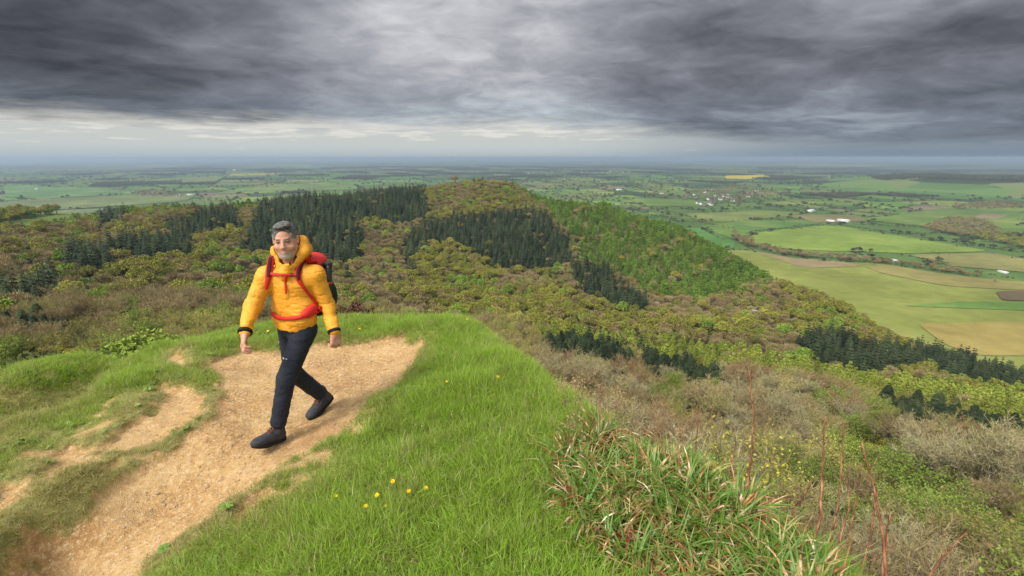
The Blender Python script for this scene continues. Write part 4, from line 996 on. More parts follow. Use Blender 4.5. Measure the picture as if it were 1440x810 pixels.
# stones and grit on the path
def stone(name, seed):
    r = np.random.default_rng(seed); import bmesh
    bm = bmesh.new(); bmesh.ops.create_icosphere(bm, subdivisions=1, radius=1)
    for v in bm.verts: v.co = v.co * (1 + r.normal() * .16); v.co.z *= .6
    me = bpy.data.meshes.new(name); bm.to_mesh(me); bm.free(); me.materials.append(M_stone); return me
M_stone = mat('path_stone', veg((.36, .24, .12), (.56, .43, .27), rnd_amt=.5), rough=.9)
n = 70000; x = rng.uniform(-4.6, .3, n); y = rng.uniform(1.2, 8.5, n); b = gb(x, y); n1 = fbm(x * 2.3, y * 2.3, 171); mainp = in_poly(x, y, BP[0])
k = (b > .55) & (n1 + rng.normal(size=n) * .10 > np.where(mainp, .47, .60)); x, y = x[k], y[k]; z = gz(x, y); s = .0022 + .0075 * rng.random(len(x)) ** 3.5 + (rng.random(len(x)) < .006) * .012
scatter('gravel', np.column_stack([x, y, z + s * .2]), rng.uniform(0, 6.28, len(x)), s, rng.integers(0, 4, len(x)), [stone('stone_%d' % i, 240 + i) for i in range(4)], label='loose grit and small stones on the sandy path')
# ---- yellow flowers
M_yf = mat('dandelion_yellow', color=(.86, .56, .01), rough=.6); M_stem = mat('green_stem', color=(.12, .2, .05), rough=.6)
def flower_mesh(rad, seed):
    r = np.random.default_rng(seed); mb = MB()
    for ring, (n, l, e) in enumerate(((20, 1, .15), (16, .8, .45), (12, .5, .8))):
        for i in range(n):
            a = 6.283 * (i + .5 * ring) / n + r.normal() * .05; d = np.array([math.cos(a), math.sin(a), 0]); s_ = np.array([-d[1], d[0], 0]); L = rad * l * r.uniform(.85, 1.1); c = d * L + np.array([0, 0, L * e])
            mb.add([-s_ * rad * .04, s_ * rad * .04, c + s_ * rad * .11, c - s_ * rad * .11], [[0, 1, 2, 3]])
    return mb.mesh('flower_head', mats=[M_yf])
FM = [flower_mesh(.018, 1), flower_mesh(.018, 2)]
def stem_mesh(): m = MB(); m.tube([(0, 0, -.09), (.004, 0, -.04), (0, 0, 0)], .0018, 5); return m.mesh('stem', True, [M_stem])
SM = stem_mesh()
FL = [(700, 535, 1.25, 'dandelion standing alone on the bank above the others'), (554, 692, 1, 'dandelion highest of the cluster low on the bank'), (576, 701, .95, 'dandelion second from the right of the low cluster'), (600, 698, .95, 'dandelion at the right end of the low cluster'), (532, 712, .95, 'dandelion left of the cluster middle'),
      (516, 725, .9, 'dandelion lowest of the cluster on the bank'), (544, 724, .6, 'half closed dandelion bud under the cluster'), (475, 710, .75, 'small dandelion nearest the bare strip beside the path'), (210, 484, 1.3, 'dandelion on the left slope behind the bare hollow'), (629, 552, .7, 'tiny dandelion on the bank above the path edge'),
      (657, 456, 1.2, 'dandelion near the top of the grassy crest'), (635, 448, 1.2, 'dandelion on the very skyline of the crest'), (394, 484, 1.0, "yellow flower in the turf just behind the man's legs"), (378, 470, 1.2, "yellow flower in the grass left of the man's jacket hem"), (506, 462, 1.2, 'yellow flower beside the reddish bush')]
for px, py, s, lab in FL:
    p = hit(np.array([px]), np.array([py + 6]))[0]; zz = float(gz(p[0], p[1])) + .075
    o = empty('dandelion', (p[0], p[1], zz)); s *= .72; o.scale = (s, s, s); o.rotation_euler = (.45, rnd.uniform(-.2, .2), rnd.uniform(0, 1)); tag(o, 'yellow ' + lab, 'flower', 'yellow dandelions in the turf')
    link('flower_head', rnd.choice(FM), parent=o); link('stem', SM, parent=o)
# ---- great wood-rush along the edge
def m_rush(t, bs):
    r = t.n('ShaderNodeObjectInfo', out=5); P = t.n('ShaderNodeNewGeometry', out=0); n = t.noise(P, 28, 3)
    c = t.mix(n, (.075, .17, .02), (.20, .32, .045)); t.put(bs.inputs['Base Color'], t.mix(t.mr(t.noise(P, 11, 2), .53, .63), c, (.42, .36, .12)))
    tr = t.n('ShaderNodeBsdfTranslucent', {0: c}); t.L.new(t.n('ShaderNodeMixShader', {0: .25, 1: bs.outputs[0], 2: tr}), t.N['Material Output'].inputs[0])
M_ru = mat('rush_leaf', m_rush, rough=.4, spec=.45)
M_de = mat('dead_leaf', lambda t, bs: t.put(bs.inputs['Base Color'], t.ramp(t.noise(t.n('ShaderNodeNewGeometry', out=0), 14, 3), [(.36, (.17, .05, .025)), (.5, (.40, .17, .07)), (.58, (.62, .44, .25)), (.7, (.80, .70, .50))])), rough=.7)
M_fl = mat('seed_head', veg((.20, .125, .06), (.36, .26, .14), pos_scale=4.), rough=.9)
def strap_mesh(name, seed, n, L0, L1, w_, lean0, lean1, m_, rad=.05, curl=1.):
    r = np.random.default_rng(seed); mb = MB()
    for i in range(n):
        a = r.uniform(0, 6.283); b = np.array([math.cos(a), math.sin(a), 0]) * rad * r.random(); th = a + r.normal() * .5; d = np.array([math.cos(th), math.sin(th), 0]); s_ = np.array([-d[1], d[0], 0]); L = r.uniform(L0, L1); ang = r.uniform(lean0, lean1); w = w_ * r.uniform(.7, 1.2)
        p = b - np.array([0, 0, .02]); V = []; K = 7; tw = r.normal() * .8; bend = r.uniform(.06, .24) * curl
        for k in range(K + 1):
            f = k / K; ww = w * min(1, 1.4 * (1 - f) ** .6) * (.7 + .3 * math.sin(math.pi * min(1, f * 1.5)))
            sd = s_ * math.cos(tw * f) + np.array([0, 0, 1]) * math.sin(tw * f) * .6
            V += [p - sd * ww / 2, p + np.array([0, 0, -ww * .18]), p + sd * ww / 2]
            p = p + (d * math.sin(ang) + np.array([0, 0, 1]) * math.cos(ang)) * L / K; ang += bend * (1 + f)
        i0 = np.arange(K) * 3
        mb.add(V, np.concatenate([np.stack([i0, i0 + 1, i0 + 4, i0 + 3], 1), np.stack([i0 + 1, i0 + 2, i0 + 5, i0 + 4], 1)]))
    return mb.mesh(name, True, [m_])
def seedhead_mesh(seed):
    r = np.random.default_rng(seed); mb = MB()
    for j in range(2):
        h = r.uniform(.28, .42); tp_ = np.array([r.normal() * .07, r.normal() * .07, h]); mb.tube([(0, 0, 0), tp_ * .5 + r.normal(size=3) * .01, tp_], [.0018, .0015, .001], 4, cap=False)
        c = tp_ + r.normal(size=(70, 3)) * np.array([.022, .022, .020]); V, f = leaf_tris(c, .0075, r); mb.add(V, f)
        V, f = twig_tris(np.repeat(tp_[None] - np.array([0, 0, .02]), 30, 0), c[:30], .0015, r); mb.add(V, f)
    return mb.mesh('seed_head', mats=[M_fl])
RL = [strap_mesh('leaves', 250 + i, 36, .15, .29, .0115, .05, .9, M_ru) for i in range(6)]; RD = [strap_mesh('dead_leaves', 260 + i, 18, .13, .27, .011, .2, 1.35, M_de, curl=1.7) for i in range(5)]; RS = [seedhead_mesh(270 + i) for i in range(5)]
for x, y, a, b in RUSH:
    zz = float(gz(x, y)); fringe = b < np.interp(a, [770, 850, 960, 1060, 1150], [670, 640, 668, 720, 800]); lowr = a < 880
    o = empty('wood_rush', (x, y, zz - .01)); s = rnd.uniform(.85, 1.25); o.scale = (s, s, s); o.rotation_euler = (rnd.uniform(-.15, .15), rnd.uniform(0, .3), rnd.uniform(0, 6.28))
    wh = 'on the brink among the dry seed heads' if fringe else ('at the turf side of the clump' if lowr else 'in the thick of the green clump')
    tag(o, 'strap-leaved wood rush ' + wh, 'rush plant', 'wood rushes ' + wh)
    link('leaves', rnd.choice(RL), parent=o); link('dead_leaves', rnd.choice(RD), parent=o)
    link('dead_leaves', rnd.choice(RD), parent=o).rotation_euler.z = rnd.uniform(0, 6)
    if fringe or rnd.random() < .4:
        for _ in range(3 if fringe else 1): link('dead_leaves', rnd.choice(RD), parent=o).rotation_euler.z = rnd.uniform(0, 6)
    if fringe and rnd.random() < .75: link('seed_head', rnd.choice(RS), parent=o)
# ---- tall dead stems beyond the rushes
M_ds = mat('dead_stem', lambda t, bs: t.put(bs.inputs['Base Color'], t.ramp(t.noise(t.n('ShaderNodeNewGeometry', out=0), 16, 4), [(.3, (.06, .03, .02)), (.5, (.22, .085, .04)), (.7, (.42, .22, .12))])), rough=.8)
ST = [([(1048, 720), (1052, 680), (1062, 610), (1057, 560), (1053, 520)], 2.7, .0042, 'tall dead stem standing leftmost, forked near its tip'), ([(1135, 790), (1150, 745), (1158, 690), (1156, 640), (1161, 585)], 2.3, .0045, 'tall red-brown stem second from the left'),
      ([(1150, 800), (1175, 735), (1182, 680), (1187, 590)], 2.5, .0038, 'tall dark dead stem beside the red-brown one'), ([(1248, 830), (1243, 750), (1228, 690), (1212, 620)], 2.2, .0050, 'tallest rusty stem leaning left at the lower right'),
      ([(1238, 815), (1246, 770), (1252, 722)], 2.3, .0045, 'short rusty stem close beside the leaning tallest one'), ([(1190, 800), (1194, 750), (1206, 700), (1209, 660)], 2.5, .0036, 'thin dark stem between the two rusty groups'), ([(1168, 800), (1180, 760), (1200, 700), (1188, 668)], 2.3, .0034, 'curved brown stem crossing behind the dark one'),
      ([(1210, 800), (1222, 770), (1230, 715), (1233, 690)], 2.4, .0036, 'slender stem left of the leaning tallest one'), ([(1020, 690), (1030, 650), (1034, 615)], 2.8, .0028, 'short thin stem at the brink left of the tall ones'), ([(975, 640), (983, 600), (979, 568)], 3.0, .0030, 'thin buff stem rising from the top of the rush clump'),
      ([(1112, 720), (1128, 700), (1142, 676)], 2.5, .0024, 'pale bent twig leaning right above the rushes'), ([(1298, 830), (1310, 800), (1340, 770), (1362, 745)], 2.3, .0042, 'rusty stem leaning right in the bottom corner'), ([(1225, 780), (1218, 795), (1262, 764)], 2.2, .0022, 'thin grey twig at the foot of the rusty stems')]
for pts, d, rad, lab in ST:
    P = [J_(a, b, d) if False else at_dep(a, b, d + .05 * k) for k, (a, b) in enumerate(pts)]
    g = float(base_z(P[0][0], P[0][1])); P = [np.array([P[0][0] + .02, P[0][1], min(g - .05, P[0][2] - .05)])] + P; P = np.array(P)
    tt = np.linspace(0, len(P) - 1, 14); Q = np.stack([np.interp(tt, np.arange(len(P)), P[:, i]) for i in range(3)], 1)
    for _ in range(3): Q[1:-1] = Q[1:-1] * .5 + (Q[:-2] + Q[2:]) * .25
    Q[1:-1] += rng.normal(size=(12, 3)) * .003; o0 = Q[0].copy(); m = MB(); m.tube(Q - o0, np.linspace(rad * 1.8, rad * .7, 14), 6)
    st = link('dead_stem', m.mesh('dead_stem', True, [M_ds]), loc=tuple(o0)); tag(st, lab, 'plant stem', 'tall dead stems beyond the rushes')
    m = MB()
    for k in range(5):
        i = rnd.randrange(6, 13); e = Q[i] - o0; dd = np.array([rnd.uniform(-.7, .7), rnd.uniform(-.4, .4), 1.]); L = rnd.uniform(.03, .10); m.tube([e, e + dd * L * .5, e + dd * L + np.array([0, 0, .01])], [rad * .45, rad * .3, rad * .15], 4)
    link('twig', m.mesh('twig', True, [M_ds]), parent=st)
# dry bracken and bramble fringe on the skyline, the reddish bush behind the man
M_rb = mat('red_brown_twigs', veg((.11, .055, .035), (.18, .09, .05)), rough=.9); M_bk = mat('bracken_straw', veg((.28, .17, .08), (.42, .29, .15)), rough=.9)
def bush(name, px, py, r, h, rad, m_, lab, cat='bush', n=1700, leaf=.05, sink=.1):
    x, y, _ = at_r(px, py, r); x, y = float(x), float(y); zz = float(gz(x, y)) if (NX[0] + 1 < x < NX[-1] - 1 and y < NY[-1] - .8) else float(base_z(x, y))
    rg = np.random.default_rng(int(px)); d = rg.normal(size=(n, 3)); d /= np.linalg.norm(d, axis=1)[:, None]; d[:, 2] = abs(d[:, 2]); q = d * rg.uniform(.3, 1, (n, 1)) ** .5 * np.array([rad, rad, h]) * (1 + .25 * np.sin(d[:, :1] * 7 + d[:, 1:2] * 5))
    m = MB(); V, f = leaf_tris(q, leaf, rg); m.add(V, f); o = link(name, m.mesh(name, mats=[m_]), loc=(x, y, zz - sink)); tag(o, lab, cat)
    tw = MB(); V, f = twig_tris(q[: n // 3] * .15, q[: n // 3] * 1.08, .012, rg); tw.add(V, f); link('twigs', tw.mesh('twigs', mats=[M_rb]), parent=o)
    return o
bush('low_bush', 500, 466, 7.4, .34, .34, M_rb, 'low reddish-brown bush on the skyline right behind the walking man', n=2600, leaf=.03, sink=.12)
bush('low_bush', 560, 462, 9.2, .3, .5, M_wd, 'low green bramble on the skyline right of the reddish bush', leaf=.05)
bush('bracken_clump', 708, 462, 6.8, .32, .22, M_bk, 'straw-coloured dead bracken right of the crest top', 'bracken', 900, .03); bush('bracken_clump', 735, 482, 6.2, .26, .22, M_bk, 'dead bracken lowest along the brink below the crest', 'bracken', 800, .03); bush('bracken_clump', 688, 450, 7.4, .26, .18, M_bk, 'small tuft of dead bracken nearest the crest top', 'bracken', 500, .03)
bush('gorse_bush', 70, 492, 15, 1.0, 1.1, M_hed, 'round dark green gorse beyond the left slope, its smaller neighbour to the left', n=3500, leaf=.09); bush('gorse_bush', 45, 497, 16, .8, .9, M_hed, 'smaller dark green gorse left of the round one', n=2500, leaf=.09)
bush('gorse_bush', 6, 525, 11, 1.1, 1.3, M_hed, 'large dark gorse cut by the left edge of the view', n=4500, leaf=.08)
# low shrubs scattered on the open slope to the left: each one its own
SH = [mesh_crown('shrub_%d' % i, 280 + i, 2.6, 1.6, 1100, .10, [M_bark, (M_hed, M_oli, M_gre)[i % 3]], 7, False, .4) for i in range(6)]
n = 900; az = rng.uniform(R(-56), R(6), n); r = np.exp(rng.uniform(math.log(30), math.log(85), n)); x, y = r * np.sin(az), r * np.cos(az); z = base_z(x, y); px, py = to_px(x, y, z + .8)
k = (px > 0) & (px < 690) & visible(x, y, z + 1.2) & (fbm(x / 7, y / 7, 181) > .50); S_ = np.column_stack([x, y, z, r])[k]; S_ = S_[np.argsort(S_[:, 3])][:110]
for x, y, z, r in S_:
    i = rnd.randrange(6); kd = ('dark green', 'olive', 'fresh green')[i % 3]; o = link('slope_shrub', SH[i], loc=(x, y, z - .15)); q = rnd.uniform(.45, 1.2); o.scale = (q * 1.15, q * 1.15, q * .9); o.rotation_euler.z = rnd.uniform(0, 6)
    tag(o, kd + ' shrub on the rough slope falling away to the left', 'bush', kd + ' shrubs on the left slope')

# ------------------------------------------------------------------ the walker (implicit surfaces, meshed)
import openvdb as vdb
def nrm(v): v = np.asarray(v, float); return v / (np.linalg.norm(v) + 1e-12)
class SDF:
    def __init__(s, lo, hi, h):
        s.lo = np.array(lo, float); s.h = h; s.n = np.ceil((np.array(hi) - s.lo) / h).astype(int) + 1
        s.D = np.full(s.n, .08, np.float32); s.ax = [s.lo[i] + np.arange(s.n[i]) * h for i in range(3)]
    def sub(s, lo, hi, m):
        a = np.clip(np.floor((np.minimum(lo, hi) - m - s.lo) / s.h).astype(int), 0, s.n - 1); b = np.clip(np.ceil((np.maximum(lo, hi) + m - s.lo) / s.h).astype(int) + 1, 1, s.n)
        sl = tuple(slice(a[i], b[i]) for i in range(3))
        g = np.meshgrid(*[s.ax[i][sl[i]] for i in range(3)], indexing='ij'); return sl, np.stack(g, -1)
    def put(s, sl, d, k, cut=False):
        A = s.D[sl]; d = d.astype(np.float32)
        if cut: A, d = -A, d
        if k > 0:
            h = np.clip(.5 + .5 * (d - A) / k, 0, 1); o = d * (1 - h) + A * h - k * h * (1 - h)
        else: o = np.minimum(A, d)
        s.D[sl] = -o if cut else o
    def cone(s, a, b, r1, r2, k=.01, cut=False):
        a = np.asarray(a, float); b = np.asarray(b, float); sl, P = s.sub(np.minimum(a, b), np.maximum(a, b), max(r1, r2) + .07)
        ab = b - a; t = np.clip(((P - a) @ ab) / (ab @ ab + 1e-12), 0, 1)
        s.put(sl, np.linalg.norm(P - a - t[..., None] * ab, axis=-1) - (r1 + (r2 - r1) * t), k, cut)
    def ell(s, c, M, rad, k=.01, cut=False):
        """M: rows are the local axes; rad: three radii"""
        c = np.asarray(c, float); rad = np.asarray(rad, float); sl, P = s.sub(c, c, rad.max() + .07)
        q = (P - c) @ np.asarray(M).T; k0 = np.linalg.norm(q / rad, axis=-1); k1 = np.linalg.norm(q / rad ** 2, axis=-1) + 1e-9
        s.put(sl, k0 * (k0 - 1) / k1, k, cut)
    def loft(s, pts, sides, A, B, k=.01, cut=False):
        """elliptic tube through pts; sides: half-width direction at each; A, B: half widths"""
        pts = np.asarray(pts, float); m = max(max(A), max(B)) + .07
        sl, P = s.sub(pts.min(0), pts.max(0), m); ax = nrm(pts[-1] - pts[0]); L = (pts - pts[0]) @ ax
        u = (P - pts[0]) @ ax; uc = np.clip(u, 0, L[-1])
        I = lambda v: np.interp(uc, L, v)
        C = np.stack([I(pts[:, i]) for i in range(3)], -1); S = np.stack([I(np.asarray(sides)[:, i]) for i in range(3)], -1); S /= np.linalg.norm(S, axis=-1)[..., None]
        a, b = I(A), I(B); q = P - C; x = (q * S).sum(-1); z = u - uc; q2 = q - x[..., None] * S - z[..., None] * ax; y = np.linalg.norm(q2, axis=-1)
        rr = np.sqrt((x / a) ** 2 + (y / b) ** 2); d = (rr - 1) * np.minimum(a, b)
        d = np.where(z == 0, d, np.sqrt(np.maximum(d, 0) ** 2 + z ** 2))
        s.put(sl, d, k, cut)
    def plane_cut(s, p, n):      # keeps the side behind the plane
        g = np.meshgrid(*s.ax, indexing='ij'); d = sum((g[i] - p[i]) * n[i] for i in range(3)); s.D = np.maximum(s.D, d.astype(np.float32))
    def val(s, P):
        q = (np.asarray(P) - s.lo) / s.h; q = np.clip(q, 0, s.n - 1.001); i = q.astype(int); f = q - i; o = 0
        for a in (0, 1):
            for b in (0, 1):
                for c in (0, 1):
                    w_ = (f[..., 0] if a else 1 - f[..., 0]) * (f[..., 1] if b else 1 - f[..., 1]) * (f[..., 2] if c else 1 - f[..., 2])
                    o = o + w_ * s.D[i[..., 0] + a, i[..., 1] + b, i[..., 2] + c]
        return o
    def grad(s, P, e=.006):
        P = np.asarray(P, float); return np.stack([(s.val(P + np.eye(3)[i] * e) - s.val(P - np.eye(3)[i] * e)) for i in range(3)], -1)
    def poly(s):
        g = vdb.FloatGrid(.08); g.copyFromArray(s.D); P, T3, Q = g.convertToPolygons(isovalue=0.0, adaptivity=0.0)
        V = P.astype(float) * s.h + s.lo
        return V, np.asarray(Q)[:, ::-1] if len(Q) else np.zeros((0, 4), int)
    def mesh(s, name, mats, disp=None, color=None, relax=1):
        V, Q = s.poly()
        if relax:
            for _ in range(relax):
                S = np.zeros_like(V); Nn = np.zeros(len(V))
                for a, b in ((0, 1), (1, 2), (2, 3), (3, 0)):
                    np.add.at(S, Q[:, a], V[Q[:, b]]); np.add.at(S, Q[:, b], V[Q[:, a]]); np.add.at(Nn, Q[:, a], 1); np.add.at(Nn, Q[:, b], 1)
                V = V * .5 + .5 * S / Nn[:, None]
        if disp is not None:
            n = s.grad(V); n /= np.linalg.norm(n, axis=1)[:, None] + 1e-9; V = V + n * disp(V)[:, None]
        me = mesh_np(name, V, Q, True, mats)
        if color is not None: attr(me, 'tint', np.concatenate([color(V), np.ones((len(V), 1))], 1), 'POINT', 'FLOAT_COLOR')
        return me
def fbm3(P, f, s=0, o=3):
    x, y, z = (P * f).T if np.ndim(f) == 0 else (P * np.asarray(f)).T
    return (fbm(x + z * .71, y + z * .37, s, o) + fbm(y * 1.1 - x * .4 + 7, z * 1.13 + 3, s + 50, o)) / 2 - .5
def J(px, py, d): return at_dep(px, py, d)
up = np.array([0, 0, 1.])
heading = nrm([-.45, -.89, 0]); face_c = nrm([-.06, -1, 0])
hd = J(401.5, 338, 3.42); neck = J(409, 374, 3.53); chest = J(410, 398, 3.56); pelvis = J(417, 452, 3.66)
side_c = np.array([face_c[1], -face_c[0], 0.])      # his right
side_h = np.array([heading[1], -heading[0], 0.])
rsh = J(374, 387, 3.50); lsh = J(443, 385, 3.54)
rel = J(355, 431, 3.47); rwr = J(344.5, 467, 3.31); lel = J(460, 429, 3.64); lwr = J(470, 466, 3.57)
rhip = pelvis + side_h * .085 - up * .02; lhip = pelvis - side_h * .085 - up * .02
def gxyz(px, py, z): x, y = at_z(px, py, z); return np.array([float(x), float(y), z])
ball_l = gxyz(362, 622, .045); lank = gxyz(390, 603, .125)
rank = gxyz(453, 556, .17)
def ik(a, b, l1, l2, fwd):
    d = b - a; L = min(np.linalg.norm(d), (l1 + l2) * .995); u_ = nrm(d); x = (l1 * l1 - l2 * l2 + L * L) / (2 * L); h = math.sqrt(max(l1 * l1 - x * x, 0)); f = nrm(fwd - (fwd @ u_) * u_)
    return a + u_ * x + f * h
lLeg = np.linalg.norm(lank - lhip); rLeg = np.linalg.norm(rank - rhip); seg = .41
lkn = ik(lhip, lank, max(seg, lLeg * .502), max(seg, lLeg * .502), heading); rkn = ik(rhip, rank, max(seg, rLeg * .502), max(seg, rLeg * .502), heading)
lo = np.array([-2.45, 2.85, -.1]); hi = np.array([-.95, 4.2, 1.75])
# head frame
hf = nrm([.22, -.95, -.10]); hs_ = nrm(np.cross(hf, up)); hu = np.cross(hs_, hf); hu, hs_ = nrm(hu + .05 * hs_), hs_   # hs_: his right
HM = np.array([hs_, hf, hu]); H = lambda x, y, z: hd + x * HM[0] + y * HM[1] + z * HM[2]
B = SDF([-2.2, 2.95, -.02], [-1.2, 4.05, 1.72], .0048)
def hand(S, W, d, n, thumb_side, rr=1., curl=(.35, .75, .45)):
    """d: along the hand, n: back-of-hand normal"""
    d = nrm(d); n = nrm(n - (n @ d) * d); t = np.cross(d, n) * thumb_side
    kn = []
    for i, (o, L) in enumerate(((.030, .072), (.010, .080), (-.011, .075), (-.030, .060))):
        k0 = W + d * .014 + t * o * .55; k1 = W + d * (.088 - abs(i - 1) * .004) + t * o
        S.cone(k0, k1, .015, .0125, .012)
        a = k1; ang = 0
        for j, f in enumerate((.45, .31, .24)):
            ang += curl[j] + i * .05; v = d * math.cos(ang) - n * math.sin(ang) + t * (o * .8) * (1 - j * .5)
            b_ = a + nrm(v) * L * f; S.cone(a, b_, .0098 - j * .001, .0090 - j * .001, .003); a = b_
    a = W + d * .025 + t * .026; b_ = a + nrm(d * .75 + t * .5 - n * .45) * .042; S.cone(a, b_, .015, .012, .01)
    c = b_ + nrm(d * .9 - t * .1 - n * .4) * .030; S.cone(b_, c, .0105, .0095, .004); e = c + nrm(d * .8 - t * .4 - n * .4) * .022; S.cone(c, e, .0095, .008, .003)
    S.cone(W - d * .012, W + d * .02, .024, .024, .015)
# hidden body core, arms, legs
B.loft([pelvis - up * .06, pelvis, (pelvis + chest) / 2, chest + up * .02, neck - up * .05], [side_h, side_h, (side_h + side_c) / 2, side_c, side_c], [.10, .12, .11, .14, .06], [.08, .09, .085, .095, .055], .03)
B.cone(neck - up * .08, H(0, -.02, -.05), .056, .054, .03)
for a, b, c in ((rsh, rel, rwr), (lsh, lel, lwr)):
    B.cone(chest + up * .06, a, .06, .045, .03); B.cone(a, b, .042, .033, .02); B.cone(b, c, .033, .026, .02)
for a, b, c in ((rhip, rkn, rank), (lhip, lkn, lank)): B.cone(a, b, .062, .045, .03); B.cone(b, c, .042, .032, .02)
hand(B, rwr + np.array([0, 0, -.012]), nrm(rwr - rel) + np.array([-.05, 0, -.35]), np.array([-.55, -.45, .1]), 1)
hand(B, lwr + np.array([0, 0, -.01]), np.array([.05, -.10, -1]), np.array([.75, -.65, 0]), -1, curl=(.55, .95, .6))
# head
B.ell(H(0, -.012, .040), HM, (.076, .098, .086), .02)
B.ell(H(0, .020, -.035), HM, (.067, .078, .082), .03)
B.ell(H(0, .052, -.092), HM, (.036, .040, .034), .03)
B.cone(H(-.058, .0, -.055), H(-.030, .055, -.098), .020, .018, .025); B.cone(H(.058, .0, -.055), H(.030, .055, -.098), .020, .018, .025)
B.cone(H(-.034, .080, .026), H(.034, .080, .026), .010, .010, .012)
for s in (-1, 1):
    B.ell(H(s * .032, .096, .010), HM, (.017, .013, .010), .008, cut=True)
    B.ell(H(s * .031, .078, .009), HM, (.0135, .0135, .0125), .003)
    B.ell(H(s * .041, .066, -.030), HM, (.026, .022, .020), .015)
    B.ell(H(s * .078, -.010, .000), HM, (.010, .020, .033), .005); B.ell(H(s * .082, .000, .002), HM, (.006, .008, .016), .004, cut=True)
    B.cone(H(s * .012, .100, -.028), H(s * .010, .098, -.030), .009, .008, .005)
B.cone(H(0, .090, .020), H(0, .112, -.022), .009, .012, .008); B.ell(H(0, .110, -.024), HM, (.013, .012, .010), .006)
B.cone(H(-.026, .082, -.055), H(0, .094, -.063), .0065, .008, .006); B.cone(H(.026, .082, -.055), H(0, .094, -.063), .0065, .008, .006)
B.cone(H(-.020, .082, -.070), H(.020, .082, -.070), .008, .008, .006)
B.cone(H(-.024, .094, -.0585), H(0, .104, -.0665), .003, .004, .003, cut=True); B.cone(H(.024, .094, -.0585), H(0, .104, -.0665), .003, .004, .003, cut=True)
def skin_col(V):
    q = (V - hd) @ HM.T; x, y, z = q.T; ax_ = np.abs(x)
    c = np.tile(np.array([.60, .31, .205]), (len(V), 1)); head = np.linalg.norm(q, axis=1) < .17
    def bl(m, col): m = np.clip(m, 0, 1)[:, None]; c[:] = c * (1 - m) + np.array(col) * m
    front = smooth01(y, .03, .06) * head
    g = lambda cx, cz, sx, sz: np.exp(-((ax_ - cx) / sx) ** 2 - ((z - cz) / sz) ** 2) * front
    bl(g(.042, -.025, .022, .018) * .6, (.62, .24, .17)); bl(g(0, -.02, .013, .02) * .6, (.60, .25, .18))
    beard = smooth01(-z, .040, .062) * smooth01(y, -.02, .04) * head * (1 - g(0, -.064, .026, .010)) * smooth01(z, -.15, -.1)
    nz_ = fbm3(V, 160, 4, 2)
    bl(beard * (.55 + nz_), (.34, .25, .20)); bl(smooth01(-z, .074, .090) * smooth01(.040 - ax_, 0, .015) * front * .75, (.52, .47, .43))
    bl(g(0, -.047, .028, .006) * .35, (.22, .15, .12))
    bl(g(.030, .029, .021, .0055) * 1.1, (.075, .055, .045))
    bl(g(.031, .016, .018, .006) * .35, (.33, .17, .12)); bl(g(.031, .010, .0145, .0048) * 1.5, (.035, .025, .022)); bl(g(.031, .0035, .015, .002) * .5, (.30, .14, .10)); bl(g(.031, -.006, .016, .004) * .35, (.36, .18, .13))
    zl = -.063 + ax_ * .22
    m_ = np.exp(-((z - zl) / .0065) ** 2) * smooth01(.033 - ax_, 0, .008) * front; bl(m_ * .8, (.50, .17, .14))
    m_ = np.exp(-((z - zl - .0005) / .0032) ** 2) * smooth01(.022 - ax_, 0, .006) * front; bl(m_ * .9, (.62, .55, .50))
    for W_ in (rwr, lwr):
        dd = np.linalg.norm(V - W_, axis=1); bl((dd < .16) * .4 + (dd < .16) * fbm3(V, 60, 8, 2), (.60, .27, .20))
    return c * (1 + fbm3(V, 45, 3)[:, None] * .12)
def m_tint(t, bs): t.put(bs.inputs['Base Color'], t.n('ShaderNodeAttribute', attribute_name='tint', out=0))
M_skin = mat('skin', m_tint, rough=.5, spec=.35, Subsurface_Weight=.12, Subsurface_Scale=.01)
person = link('person', B.mesh('person', [M_skin], None, skin_col, relax=1))
tag(person, 'smiling grey-haired man in a yellow jacket striding along the sandy path', 'person')
# hair
Hh = SDF(hd - .16, hd + .18, .004)
Hh.ell(H(0, -.014, .043), HM, (.0810, .101, .089), .0); Hh.ell(H(0, .034, .110), HM, (.056, .052, .020), .02)
Hh.ell(H(0, .105, -.004), HM, (.066, .088, .094), .006, cut=True); Hh.ell(H(0, .085, -.06), HM, (.11, .092, .085), .004, cut=True)
for s in (-1, 1): Hh.ell(H(s * .085, -.005, -.005), HM, (.02, .019, .030), .004, cut=True); Hh.ell(H(s * .060, .088, .062), HM, (.012, .040, .018), .010, cut=True)
Hh.ell(H(0, -.04, -.11), HM, (.12, .12, .055), .01, cut=True)
def hair_col(V):
    q = (V - hd) @ HM.T; n = fbm3(V, (150, 90, 150), 6, 2)
    k = np.clip(.22 + n * 1.6 + smooth01(-q[:, 2], -.085, -.03) * .5 + (q[:, 2] > .10) * .08, 0, 1)[:, None]
    return np.array([.035, .030, .028]) * (1 - k) + np.array([.26, .255, .25]) * k
link('hair', Hh.mesh('hair', [mat('hair', m_tint, rough=.6, spec=.3)], lambda V: fbm3(V, (90, 60, 90), 9) * .010 + .001, hair_col), parent=person)
# jacket
Jk = SDF(lo, hi, .0062)
Jk.loft([pelvis - up * .030, pelvis + up * .06, (pelvis * .45 + chest * .55), chest + up * .01, neck - up * .035, neck + up * .01], [side_h + side_c, side_h * .5 + side_c, side_c, side_c, side_c, side_c],
        [.143, .136, .148, .172, .122, .086], [.128, .116, .114, .115, .100, .080], .03)
for hp_ in (lhip, rhip): Jk.cone(hp_ + up * .13, hp_ + up * .075 + heading * .015, .095, .100, .05)
Jk.cone(neck - up * .03, neck + up * .035 + face_c * .015, .088, .080, .03)
for a, b, c in ((rsh, rel, rwr), (lsh, lel, lwr)):
    Jk.cone(neck - up * .05, a - up * .008, .066, .066, .05)
    Jk.cone(a - up * .004, b, .065, .055, .03); Jk.cone(b, c + nrm(b - c) * .012, .056, .045, .02)
